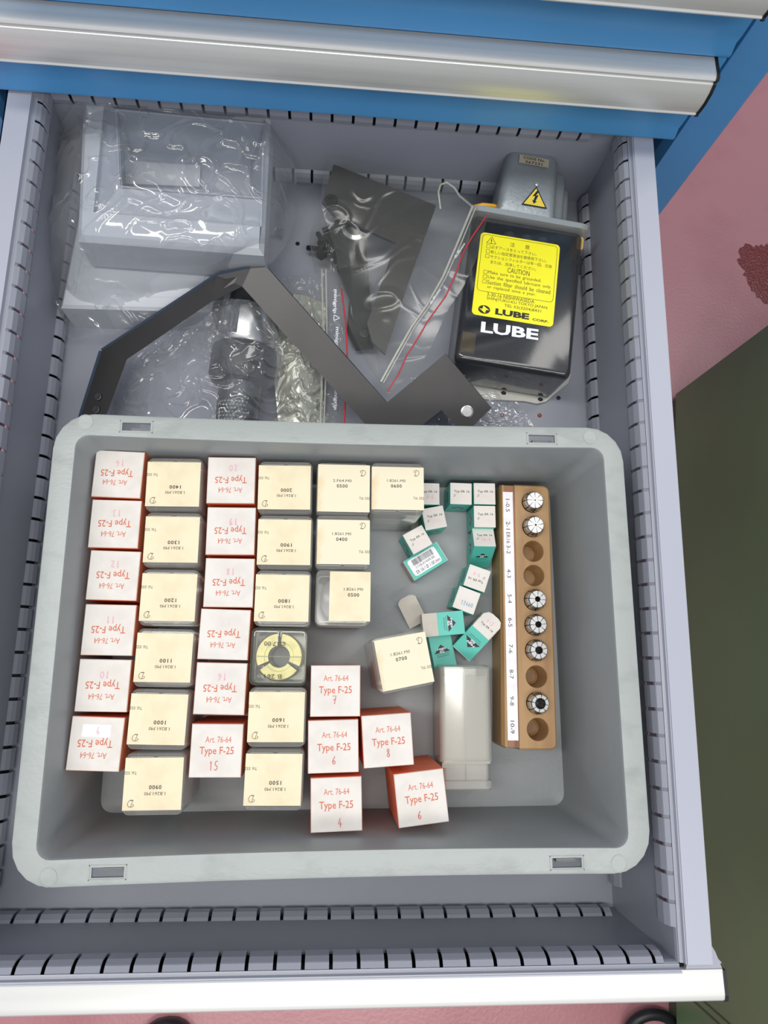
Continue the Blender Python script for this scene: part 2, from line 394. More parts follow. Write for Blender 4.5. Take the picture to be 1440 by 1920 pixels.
# ================================================================ GREEN CABINET, CABLE, SHOE
g = thing('green_machine_cabinet', 'dark green steel cabinet standing to the right of the drawer', 'cabinet', (760, -200, FZ))
gx = [(544, -900), (582, -150), (634, 440), (846, 594), (1050, 640), (1050, -900)]
b = MB(); b.prism(gx, FZ+40, 60, M['green']); bw(b, g, 'body')
b = MB(); b.prism([(x+6, y*.99) for x, y in gx], FZ, FZ+40, M['darkgreen']); bw(b, g, 'plinth')
b = MB(); b.prism([(561, -560), (584.2, -470), (584.0, -468.5), (560.6, -559)], FZ+60, 20, M['darkgreen']); 
b = MB()
for yy in (-560, -548):
    x = 544+(582-544)*(yy+900)/750
    b.box(x-1.2, x+1, yy-1.2, yy+1.2, FZ+60, 30, M['darkgreen'])
bw(b, g, 'door_gap')
b = MB(); base = Vector((531.0, -618.6, -835.0)); pts = []
for i in range(15):
    a = pi*(i/14)*1.0; pts.append(base+Vector((40*cos(a)-4, 34*sin(a)-22, 10*sin(a))))
b.tube(pts, 9, M['rubber'], 10); tag(b.build('cable', smooth=60), 'thick black cable looping on the floor beside the green cabinet', 'cable')
sh = thing('shoe', 'toe of a dark shoe on the floor below the drawer front', 'shoe', (-233, -700, FZ), (0, 0, radians(3)))
def oval(w, l0, l1, z, n=28, k=2.4):
    r = []
    for i in range(n):
        a = 2*pi*i/n; cx_ = abs(cos(a))**(2/k)*(1 if cos(a) >= 0 else -1); sy = abs(sin(a))**(2/k)*(1 if sin(a) >= 0 else -1)
        r.append((w*cx_, (l1 if sy > 0 else l0)*abs(sy)*(1 if sy > 0 else -1), z))
    return r
b = MB(); b.loft([oval(54, 190, 96, 0), oval(56, 192, 98, 4), oval(56, 192, 98, 18), oval(52, 188, 94, 22)], M['rubber']); b.build('sole', sh, smooth=50)
b = MB(); b.loft([oval(50, 186, 92, 22), oval(50, 186, 90, 34), oval(46, 182, 80, 48), oval(38, 178, 52, 60), oval(34, 174, 20, 74), oval(32, 170, 0, 95)], M['shoe']); b.build('upper', sh, smooth=60)

# ================================================================ GREY CRATE
CX, CY, CA = -7.92, -48.0, 0.015
crate = thing('euro_crate', 'grey plastic stacking crate full of small boxes in the open drawer', 'crate', (CX, CY, DF), (0, 0, CA))
def bowed(w, d, r, z, bow=0.0, n=5, m=10):
    base = rrect(0, 0, w, d, r, z, n); out = []
    for i in range(len(base)):
        a, b_ = base[i], base[(i+1) % len(base)]; out.append(a)
        if (i+1) % (n+1) == 0:
            for k in range(1, m): out.append((a[0]+(b_[0]-a[0])*k/m, a[1]+(b_[1]-a[1])*k/m, z))
    res = []
    for x, y, zz in out:
        q = 1-(x/(w/2))**2
        res.append((x, y-bow*max(q, 0)*(1 if y > 0 else -1), zz))
    return res
H = 114.4     # rim height above the drawer floor
body = MB()
body.loft([bowed(344, 244, 8, 7.2, 0), bowed(352, 252, 9, 8.6, 0), bowed(353, 253, 9, 12, 0), bowed(368, 266, 9, H-1.5, 2), bowed(370, 268, 9, H, 2.2)], M['crate'], cap0=True, cap1=False)
body.f[-1:] = body.f[-1:]
rimm = [bowed(370, 268, 9, H, 2.2), bowed(396, 296, 24, H, 2.2), bowed(399, 299, 25.5, H-.8, 2.2), bowed(400, 300, 26, H-2.4, 2.2), bowed(400, 300, 26, H-13, 2.2), bowed(397.6, 297.6, 25, H-13, 2.2), bowed(397, 297, 25, H-3, 2.2), bowed(376, 274, 12, H-3, 2.2)]
body.loft(rimm, M['rim'], cap0=False, cap1=False)
body.loft([bowed(376, 274, 12, H-3, 2.2), bowed(372, 270, 12, 60, 1), bowed(360, 260, 12, 4, 0), bowed(340, 240, 10, 4, 0)], M['crate'], cap0=False, cap1=True)
# weld the shared rings into one closed skin
weld(body)
cr = body.build('crate_body', crate, smooth=40)
# four grip slots cut through the rim
cut = MB()
slots = [(-145.4, 140.5), (139.8, 139.4), (-141.6, -141.2), (143.4, -141.8)]
for x, y in slots: cut.box(x-9.6, x+9.6, y-2.9, y+2.9, H-8, H+4, M['rim'])
cu = cut.build('cutter', crate)
md = cr.modifiers.new('cut', 'BOOLEAN'); md.object = cu; md.operation = 'DIFFERENCE'; md.solver = 'EXACT'
bpy.context.view_layer.update()
me2 = bpy.data.meshes.new_from_object(cr.evaluated_get(bpy.context.evaluated_depsgraph_get()))
cr.modifiers.clear(); cr.data = me2; bpy.data.objects.remove(cu)
for x, y in slots:
    b = MB()
    for s0 in (0, .9):
        fr = [(x-10.9+s0, y-4.2+s0), (x+10.9-s0, y-4.2+s0), (x+10.9-s0, y+4.2-s0), (x-10.9+s0, y+4.2-s0)]
    rect = [(x-10.9, y-4.0), (x+10.9, y-4.0), (x+10.9, y+4.0), (x-10.9, y+4.0)]
    for (ax, ay), (bx, by) in zip(rect, rect[1:]+rect[:1]):
        b.box(min(ax, bx)-.35, max(ax, bx)+.35, min(ay, by)-.35, max(ay, by)+.35, H-.2, H+.35, M['rim'], .1)
    b.box(x-5, x+9, y-1.2, y+1.0, H-13, H-7, M['crate'])
    b.build('grip_slot_frame', crate)
for x, y in ((-179.9, 143.0-.0), (175.8, 141.6), (-176.3, -143.3), (177.6, -143.0)):
    b = MB(); b.lathe([(5.3, H-.2), (5.3, H+.3), (4.8, H+.3), (4.8, H+.05), (.1, H+.05)], M['rim'], 28, x, y); b.build('round_boss', crate, smooth=40)
for sx in (-1, 1):
    for sy in (-1, 1):
        b = MB(); b.box(sx*150-18, sx*150+18, sy*105-14, sy*105+14, 0, 4.2, M['crate'], 1); b.build('foot', crate)
BF = DF+8.7     # inside floor of the crate
BFL = BF

# ================================================================ ORANGE CARTONS  (34.5 mm square, stood on end)
FT = -25.0
FH = FT-BF
def carton(x, y, a, num, flip, ink='magenta', label='', art=(.4, 7.4), typ=(.2, -.3), no=(-.6, -7.6), nh=4.6, tape=False, tilt=(0, 0), pen=.5, extra=None, w=34.2):
    t = thing('collet_carton', label, 'box', (x, y, BF), (tilt[0], tilt[1], radians(a)+(pi if flip else 0)), 'orange and white cartons in the crate')
    h = w/2
    b = MB(); b.loft([[(-h, -h, 0), (h, -h, 0), (h, h, 0), (-h, h, 0)], [(-h, -h, FH-.9), (h, -h, FH-.9), (h, h, FH-.9), (-h, h, FH-.9)]], M['orange']); b.build('carton_body', t)
    b = MB(); q = h-.25
    b.loft([rrect(0, 0, 2*q, 2*q, .5, FH-.9, 2), rrect(0, 0, 2*q+.2, 2*q+.2, .5, FH-.4, 2), rrect(0, 0, 2*q-.5, 2*q-.5, .5, FH, 2)], M['white']); b.build('top_flap', t, label='white top flap')
    b = MB(); z = FH+.06
    text(b, 'Art. 76-64', art[0], art[1], 17.0, 3.9, z, M['orangeink'], spacing=1.0)
    text(b, 'Type F-25', typ[0], typ[1]-.5, 22.6, 6.3, z, M['orangeink'], bold=.008)
    b.build('printing', t)
    if tape:
        b = MB(); b.box(-9, 9.5, no[1]-4, no[1]+4, FH, FH+.08, M['tape']); b.build('paper_tape', t, label='strip of white paper tape')
    b = MB(); strokes(b, num, no[0], no[1], 3.4*len(num), nh, FH+.16, M[ink], pen=pen); b.build('written_number', t)
    # print on the sides of the carton
    for sgn in (-1, 1):
        b = MB(); st = len(b.v); text(b, 'F-25', 0, FH*.72, 14, 5, 0, M['card'])
        b.xf(Matrix.Rotation(pi/2 if sgn < 0 else -pi/2, 4, 'Z') @ Matrix.Translation((0, -h-.06, 0)) @ Matrix.Rotation(pi/2, 4, 'X'), st)
        b.build('side_print', t)
    return t
up = 'orange carton numbered %s, %s'
carton(-172.2, 63.1, -.7, '14', 1, 'magenta', up % ('14 upside down', 'in the back left corner of the crate'), typ=(.8, -.8), art=(1.6, 6.2), no=(-.6, -8))
carton(-171.0, 27.1, .2, '13', 1, 'magenta', up % ('13 upside down', 'second from the back in the left column'))
carton(-168.6, -9.1, -.4, '12', 1, 'magenta', up % ('12 upside down', 'third from the back in the left column'))
carton(-168.2, -46.2, -.1, '11', 1, 'magenta', up % ('11 upside down', 'fourth from the back in the left column'), no=(-.6, -6.6))
carton(-168.3, -82.9, -.3, '10', 1, 'magenta', up % ('10 upside down', 'fifth in the left column above number 9'), no=(-.4, -6.8))
carton(-169.6, -120.2, -1.5, '9', 1, 'magenta', up % ('9 upside down on paper tape', 'front end of the left column'), tape=True, no=(-.8, -8.2))
carton(-92.3, 61.5, 1.4, '20', 1, 'magenta', up % ('20 upside down', 'back end of the third column'), no=(-1.2, -9))
carton(-90.3, 24.5, 1.2, '19', 1, 'magenta', up % ('19 upside down in bold pink', 'right behind number 18'), no=(-1.5, -6.2), pen=.8)
carton(-89.2, -12.2, .6, '18', 1, 'magenta', up % ('18 upside down', 'right of box 1200'))
carton(-90.3, -47.8, -.7, '17', 1, 'faint', up % ('a hardly legible 17', 'beside the round steel collet in its box'))
carton(-90.6, -84.0, -.5, '16', 1, 'magenta', up % ('16 upside down', 'between boxes 1100 and 1600'))
carton(-90.7, -124.0, .2, '15', 0, 'redink', up % ('15', 'standing between boxes 0900 and 1500'), art=(1, 7), typ=(.3, -.2), no=(-1.2, -9.6), nh=5.6)
carton(-12.5, -84.5, 1.1, '7', 0, 'redink', up % ('7', 'topmost of the row of three by box 0700'), art=(.3, 8.4), typ=(0, .4), no=(-.6, -6), nh=5.4)
carton(-12.8, -120.8, 2.0, '6', 0, 'redink', up % ('6', 'between cartons 7 and 4'), art=(.8, 7.4), typ=(.4, -.8), no=(.4, -9.2), nh=5)
carton(-9.6, -157.6, 2.4, '4', 0, 'redink', up % ('4', 'nearest the front edge of the crate'), art=(.2, 8), typ=(-.1, -.5), no=(2.2, -11.5), nh=5.4)
carton(24.0, -116.7, 4.4, '8', 0, 'redink', up % ('8', 'standing right of carton 6'), art=(.6, 7.2), typ=(.6, -1), no=(0, -8.2), nh=5.6)
c6 = carton(47.4, -153.6, 7.0, '6', 0, 'redink', up % ('6', 'leaning alone at the right of carton 4'), art=(.3, 7.6), typ=(.2, -.4), no=(-2.4, -10.6), nh=5)

# ================================================================ CLEAR BOXES with cream labels
CH = FT-BF
def clear_box(x, y, a, flip, label, lab=(-18.6, 19.4, -16.2, 16.4), num=None, ref='1.B261.M0', stained=False, dx=0, tilt=(0, 0), w=39.0, tel=True, group='clear plastic boxes in the crate', h=CH, mats=('clear', 'clearlid')):
    t = thing('plastic_box', label, 'box', (x, y, BF), (tilt[0], tilt[1], radians(a)+(pi if flip else 0)), group)
    b = MB(); w2 = w-2.2
    b.loft([rrect(0, 0, w2-3, w2-3, 3, 0), rrect(0, 0, w2, w2, 3.5, 1.5), rrect(0, 0, w2, w2, 3.5, h*.62), rrect(0, 0, w2-2, w2-2, 3, h*.62), rrect(0, 0, w2-2, w2-2, 3, 2.2)], M[mats[0]])
    b.build('box_base', t, smooth=26)
    b = MB()
    b.loft([rrect(0, 0, w-1.6, w-1.6, 3.2, h*.5), rrect(0, 0, w-.2, w-.2, 4, h*.5), rrect(0, 0, w, w, 4, h-2.0), rrect(0, 0, w-.8, w-.8, 3.8, h-.6), rrect(0, 0, w-2, w-2, 3.4, h-.1),
            rrect(0, 0, w-3.4, w-3.4, 3, h-.7), ], M[mats[1]], cap0=False)
    b.build('lid', t, smooth=26)
    b = MB()
    for s in (-1, 1):
        for (a0, b0, c0, d0) in ((.9, w/2-2.2, -w/2+2.3, -w/2+3.1),):
            x0, x1 = (a0, b0) if s > 0 else (-b0, -a0)
            b.tube([(x0, -w/2+6, h-.4), (x0, -w/2+3.6, h-.4), (x0+1, -w/2+2.6, h-.4), (x1-1, -w/2+2.6, h-.4), (x1, -w/2+3.6, h-.4), (x1, -w/2+6, h-.4)], .35, M['seal'], 6)
    b.build('lid_rib', t, smooth=60)
    if num:
        x0, x1, y0, y1 = lab; z = h-.1
        b = MB(); b.box(x0, x1, y0, y1, z-.1, z+.12, M['stained' if stained else 'paper']); pl = b.build('paper_label', t, label='cream paper label')
        b = MB(); z += .18
        text(b, ref, -.8+dx, 6.0, 13.6, 2.0, z, M['ink'])
        text(b, num, -.8+dx, 2.0, 8.0, 2.6, z, M['ink'], bold=.018, spacing=1.15)
        if tel: text(b, 'T\u00e9l. 032', (lab[1]+11.6)/2+.1, -6.9, lab[1]-11.6, 2.0, z, M['ink'])
        strokes(b, 'D', 14.6 if tel else 30, 12, 5.2, 4.6, z, M['ink'], pen=.28) if tel else None
        b.build('printing', pl)
    return t
lb = 'box with label %s upside down, clear plastic'
PL = {'1400': 'between cartons 14 and 20 at the very back', '1300': 'second from the back in its column', '1200': 'third from the back in its column', '1100': 'right in front of box 1200', '1000': 'right behind box 0900',
      '0900': 'at the front beside carton 15', '2000': 'right of carton 20 at the back', '1900': 'right of carton 19', '1800': 'just behind the round steel collet', '1600': 'just in front of the round steel collet', '1500': 'front end of the fourth column'}
for x, y, a, n in ((-132.4, 57.0, 1.3, '1400'), (-130.4, 17.0, .9, '1300'), (-129.4, -23.4, .4, '1200'), (-129.3, -64.2, -.1, '1100'), (-129.9, -104.4, -.6, '1000'), (-129.5, -145.0, .8, '0900'),
                   (-53.3, 57.4, 1.3, '2000'), (-51.6, 17.4, .8, '1900'), (-51.3, -22.2, .4, '1800'), (-51.4, -102.2, .3, '1600'), (-51.5, -142.2, 0, '1500')):
    clear_box(x, y, a, 1, 'clear box, cream label %s, %s' % (n, PL[n]), num=n, lab=(-18.2, 19.45, -16.4, 16.2))
clear_box(-52.4, -62.2, -.1, 1, 'clear plastic box without paper label showing a round slotted steel collet', lab=None, mats=('milky', 'lidtint'))
bx2 = [o for o in bpy.data.objects if o.get('label', '').startswith('clear plastic box without')][0]
bx = MB(); text(bx, 'B 261', 3.2, 13.4, 11.5, 3.0, CH+.05, M['ink']); text(bx, '\u00d817.00', 3.0, -8.6, 14.6, 3.0, CH+.05, M['ink'])
bx.build('printing', bx2)
b = MB(); b.box(-16.2, 16.2, -.35, .35, CH-.3, CH+.1, M['lidtint']); b.build('lid_hinge_line', bx2)
col = thing('large_collet', 'round slotted pale steel collet under the unlabelled clear lid', 'collet', (-52.4, -62.2, BF+2.3))
for k in range(3):
    a0 = radians(90+6+120*k); a1 = radians(90+120-6+120*k)
    b = MB(); b.lathe([(7.6, 30), (16.8, 30), (16.8, 66), (15.6, 69.5), (10.2, 69.5), (10, 68.8), (7.6, 68.8)], M['brass'], 20, 0, 0, a0, a1); b.build('jaw', col, smooth=35)
b = MB(); b.lathe([(12, 0), (14.5, 0), (14.5, 30), (7.6, 30), (7.6, 1)], M['darksteel'], 32); b.build('shank', col, smooth=40)
# the four upright boxes of the third column and 0700
K_ = 'clear box labelled %s, %s'
clear_box(-11.3, 58.0, .7, 0, K_ % ('2.F64.M0 0500', 'at the back of the third column'), num='0500', ref='2.F64.M0', lab=(-18.6, 19.4, -17.2, 18.0), stained=True)
clear_box(-10.5, 18.7, .8, 0, K_ % ('1.B261.M0 0400', 'behind the half covered box'), num='0400', lab=(-18.4, 19.4, -16.0, 16.2), stained=True)
kb = clear_box(-9.2, -20.9, .4, 0, K_ % ('1.B261.M0 0500', 'its lid only partly covered'), num='0500', lab=(-9.6, 19.4, -16.4, 18.4), dx=8.2, tel=False)
clear_box(28.4, 59.4, .8, 0, K_ % ('1.B261.M0 0600 with rusty stains', 'beside the teal boxes'), num='0600', lab=(-18.9, 19.6, -15.8, 16.4), stained=True)
clear_box(32.0, -64.6, 11.5, 0, K_ % ('1.B261.M0 0700', 'turned askew above carton 8'), num='0700', lab=(-17.6, 19.2, -17.4, 17.4), stained=True, tilt=(0, radians(1.5)))
for (x, y, n) in ((-9.2, -20.9, 'partly covered 0500'),):
    b = MB(); b.lathe([(8, 2.3), (13.5, 2.3), (13.5, 34), (16.4, 44), (16.4, 62), (9.5, 65), (9, 60), (8, 58)], M['steel'], 24, 0, 0)
    tag(b.build('large_collet', None, (x, y, BF), smooth=35), 'steel collet dimly seen inside the half covered clear box', 'collet')

# ================================================================ SMALL TEAL BOXES (18 mm square, 31 long)
EW, EL = 17.6, 31.0
def rego(mb, cx, cy, s, z, rot=0):
    """black triangle with the two words and the two lines beneath"""
    st = len(mb.v)
    mb.add([(-5.6*s, -2.6*s, z), (5.6*s, -2.6*s, z), (0, 2.8*s, z)], [(0, 1, 2)], M['logo'])
    text(mb, 'rego', 0, -.5*s, 6.0*s, 1.9*s, z+.05, M['whiteprint'], bold=.02)
    text(mb, 'fix', 0, -2.1*s, 3.6*s, 1.6*s, z+.05, M['whiteprint'], bold=.02)
    text(mb, 'rego-fix ag tenniken', 0, -3.7*s, 9.5*s, .9*s, z, M['logo'])
    text(mb, 'switzerland', 0, -4.9*s, 8*s, .9*s, z, M['logo'])
    mb.xf(Matrix.Translation((cx, cy, 0)) @ Matrix.Rotation(rot, 4, 'Z'), st)
def small_box(loc, rot, label, num='', ink='magenta', typ=True, stamp_rot=0, body='teal', flip_top=False):
    """standing box, origin at the middle of its foot"""
    t = thing('small_carton', label, 'box', loc, rot, 'small teal and white cartons'); h = EW/2
    b = MB(); b.loft([rrect(0, 0, EW, EW, .3, 0, 1), rrect(0, 0, EW, EW, .3, EL-.6, 1)], M['teal']); b.build('carton_body', t)
    b = MB(); b.loft([rrect(0, 0, EW-.3, EW-.3, .3, EL-.6, 1), rrect(0, 0, EW-.3, EW-.3, .3, EL-.1, 1), rrect(0, 0, EW-.8, EW-.8, .3, EL, 1)], M['white']); b.build('top_flap', t, label='white top flap')
    b = MB()
    if typ: text(b, 'Typ ER 16', .6, 1.6, 12.6, 2.3, EL+.05, M['ink'], bold=.01); strokes(b, '@', -5.2, -1.8, 2.2, 1.9, EL+.05, M['ink'], pen=.14)
    if num: strokes(b, num, 1.2, -2.6, 2.0*len(num), 3.0, EL+.06, M[ink], pen=.42)
    if flip_top: b.xf(Matrix.Rotation(pi, 4, 'Z'))
    if b.f: b.build('printing', t)
    b = MB()
    for k in range(4):
        st = len(b.v); rego(b, 0, EL*.58, 1.0, 0)
        b.xf(Matrix.Rotation(k*pi/2, 4, 'Z') @ Matrix.Translation((0, -h-.06, 0)) @ Matrix.Rotation(pi/2, 4, 'X'), st)
    b.build('side_logo', t)
    return t
E_ = 'small teal carton, white end '
ez = BF
small_box((58.0, 66.6, ez), (0, 0, radians(.5)), E_+'stamped 6-5, tucked beside box 0600', '6-5', 'magenta')
small_box((84.2, 67.6, ez), (0, 0, radians(-.3)), E_+'blank, standing alone near the back', '', 'magenta')
small_box((103.4, 68.2, ez), (0, 0, radians(.6)), E_+'stamped 0.5, in the corner by the wood rack', '-0.5', 'faint')
small_box((103.3, 49.6, ez), (0, 0, radians(.7)), E_+'stamped 5-4 faintly, second along the wood rack', '5-4', 'faint')
small_box((103.2, 19.4, ez+.2), (radians(-27), 0, radians(.5)), E_+'stamped 10-9, leaning back to show its logo', '10-9', 'magenta')
small_box((62.6, 47.2, ez), (0, 0, radians(11.9)), E_+'stamped 9-8 faintly, just right of box 0600', '9-8', 'faint')
small_box((49.4, 29.4, ez), (0, 0, radians(30.3)), E_+'turned askew, touching the barcoded carton', '8 7', 'faint')
small_box((96.6, .2, ez), (0, 0, radians(-18.2)), E_+'stamped 9-6 upside down, turned askew', '9-6', 'magenta', flip_top=True)
small_box((88.4, -16.0, ez), (radians(2), 0, radians(-19.5)), 'small teal carton with white end stamped 12460 in blue', '12460', 'blueink', typ=False)
# lying carton with the bar-code sticker: long side along its x
def lying(loc, rot, label, **k):
    t = thing('small_carton', label, 'box', loc, rot, 'small teal and white cartons'); return t
t = lying((57.6, 14.4, BF), (0, 0, radians(32.5)), 'teal carton lying flat with a white barcode sticker')
b = MB(); b.box(-15.5, 15.5, -8.8, 8.8, 0, 17.6, M['teal']); b.build('carton_body', t)
b = MB(); b.box(-16.0, -15.5, -8.7, 8.7, .1, 17.4, M['card']); b.box(15.5, 15.9, -8.7, 8.7, .1, 17.4, M['white']); b.build('end_flap', t, label='white end flap')
b = MB(); b.loft([rrect(-.8, .3, 25.5, 14, 2, 17.6), rrect(-.8, .3, 25.5, 14, 2, 17.72)], M['tape']); st_ = b.build('sticker', t, label='white barcode sticker')
b = MB(); random.seed(5); xx = -10.0
while xx < 8.6:
    wv = random.choice((.22, .35, .5)); b.add([(xx, 1.4, 17.78), (xx+wv, 1.4, 17.78), (xx+wv, 6.2, 17.78), (xx, 6.2, 17.78)], [(0, 1, 2, 3)], M['ink']); xx += wv+random.choice((.25, .4))
text(b, '1116.01500.00', -.6, -.4, 17.5, 1.9, 17.78, M['ink']); text(b, 'ER 16 / \u00d8 1.00 mm', 0, -4.2, 22, 2.9, 17.78, M['ink'])
b.build('printing', st_)
# lying carton with open end and flap pointing left
t = lying((70.6, -35.4, BF+14.0), (0, radians(-3), radians(6)), 'teal carton lying on its side, logo up, with its end flap hanging open')
b = MB(); b.box(-4.5, 16, -8.8, 8.8, 0, 17.6, M['teal']); b.build('carton_body', t)
b = MB(); b.box(-16, -4.5, -8.8, 8.8, 0, 17.6, M['card']); b.build('pale_end', t, label='pale unprinted end')
b = MB(); rego(b, 6.5, 0, 1.15, 17.7, pi/2*-1); b.build('logo_print', t)
def flap(mb, L, w, z, m, taper=3):
    pts = [(0, -w/2), (0, w/2), (-L+taper, w/2), (-L+.8, w/2-taper*.7), (-L, w/2-taper*1.6), (-L, -w/2+taper*1.6), (-L+.8, -w/2+taper*.7), (-L+taper, -w/2)]
    mb.prism(pts, z, z+.5, m)
b = MB(); flap(b, 24, 15.5, -.1, M['card'], 3); b.xf(Matrix.Translation((-17.5, 2, -2.5)) @ Matrix.Rotation(radians(-68), 4, 'Z') @ Matrix.Rotation(radians(6), 4, 'Y'))
b.build('open_flap', t, label='grey inside of the open flap')
# the one leaning on the wood rack, its open white end up
t = lying((90.4, -52.6, BF+.6), (0, radians(-21), radians(49)), 'teal carton leaning on the wood rack, open white end stamped 4-3')
b = MB(); b.box(0, 22.5, -8.8, 8.8, 0, 17.6, M['teal']); b.box(-.4, 0, -8.7, 8.7, .2, 17.4, M['white']); b.build('carton_body', t)
b = MB(); b.box(22.5, 23, 8.3, 8.8, 0, 17.6, M['card'])
b.prism([(22.5, -8.8), (31, -8.8), (31, 8.8), (22.5, 8.8)], 17.0, 17.6, M['white'])
b.prism([(22.5, 8.3), (33, 8.3), (33, 8.8), (22.5, 8.8)], 3, 17.6, M['card']); b.prism([(22.5, -8.8), (33, -8.8), (33, -8.3), (22.5, -8.3)], 3, 17.6, M['card'])
b.prism([(31, -8.8), (35.5, -8.6), (39, -6.2), (40, -3), (40, 3), (39, 6.2), (35.5, 8.6), (31, 8.8)], 17.1, 17.6, M['white'])
b.build('open_flap', t, label='white open end flap')
b = MB(); text(b, 'Typ ER 16', 29.2, -.4, 12, 2.1, 17.66, M['ink'], rot=pi/2+pi, bold=.01); strokes(b, '4-3', 33.6, 0, 6.5, 3.0, 17.66, M['magenta'], pen=.4, rot=-pi/2)
b.build('printing', t)
b = MB(); rego(b, 10.5, 0, 1.25, 17.7, -pi/2+pi); b.build('logo_print', t)
# the one half hidden beneath box 0700
t = lying((71.4, -53.8, BF), (0, 0, radians(-78)), 'teal carton lying half hidden behind box 0700')
b = MB(); b.box(-15.5, 15.5, -8.8, 8.8, 0, 14, M['teal']); b.build('carton_body', t)
b = MB(); rego(b, 0, -.5, 1.15, 14.08, pi/2+.05); b.build('logo_print', t)
b = MB(); b.box(15.5, 16, -8.7, 8.7, .1, 13.8, M['white']); b.build('end_flap', t)
# small clear scrap tag behind the cartons
b = MB(); b.prism([(46, 44), (53, 38.5), (60, 47), (54, 52)], BF+.1, BF+.6, M['card']); tag(b.build('paper_scrap'), 'small pale scrap of card beside box 0600', 'scrap')

# ================================================================ EMPTY CLEAR BOX lying down
t = thing('empty_plastic_box', 'empty clear plastic box lying on its side between carton 8 and the wood rack', 'box', (85.5, -110.0, BF), (0, 0, radians(.6)))
b = MB()
def ybox_ring(w, h, r, y, cz): return [(x, y, cz+z) for x, z, _ in rrect(0, 0, w, h, r, 0)]
b.loft([ybox_ring(34, 34, 3, 44, 19.5), ybox_ring(38.5, 38.5, 4, 42.5, 19.5), ybox_ring(39, 39, 4, -25, 19.5), ybox_ring(36.5, 36.5, 4, -25, 19.5), ybox_ring(36.5, 36.5, 4, 41, 19.5), ybox_ring(33, 33, 3, 42, 19.5)], M['milky'])
b.build('outer_sleeve', t, smooth=40)
b = MB()
b.loft([ybox_ring(35, 35, 3, 36, 19), ybox_ring(34.6, 34.6, 3, -38, 19), ybox_ring(38.4, 38.4, 4, -38.4, 19.5), ybox_ring(38.6, 38.6, 4, -43.6, 19.5), ybox_ring(36, 36, 3, -44.6, 19.5), ybox_ring(32, 32, 3, -42.5, 19.5), ybox_ring(32, 32, 3, 33, 19)], M['clear'])
b.build('inner_box', t, smooth=40)
b = MB(); b.box(-.3, .3, -43, 40, 37.2, 37.9, M['seal']); b.box(-17.5, 17.5, -26.4, -24.6, 37.6, 39.3, M['seal']); b.box(-18, -3, -29.2, -25.6, 36.8, 37.4, M['seal'])
b.build('moulded_rib', t)

# ================================================================ WOODEN COLLET RACK
RT = -70.0
rk = thing('collet_rack', 'brown wooden collet rack with white number strip at the right of the crate', 'rack', (136, -25.3, BF), (0, 0, radians(-.15)))
HX = 5.6; HYS = [62.1, 42.2, 22.6, 3.3, -15.8, -35.0, -54.3, -73.9, -93.3, -112.4]; HYS = [y+25.3 for y in HYS]
RH = RT-BF
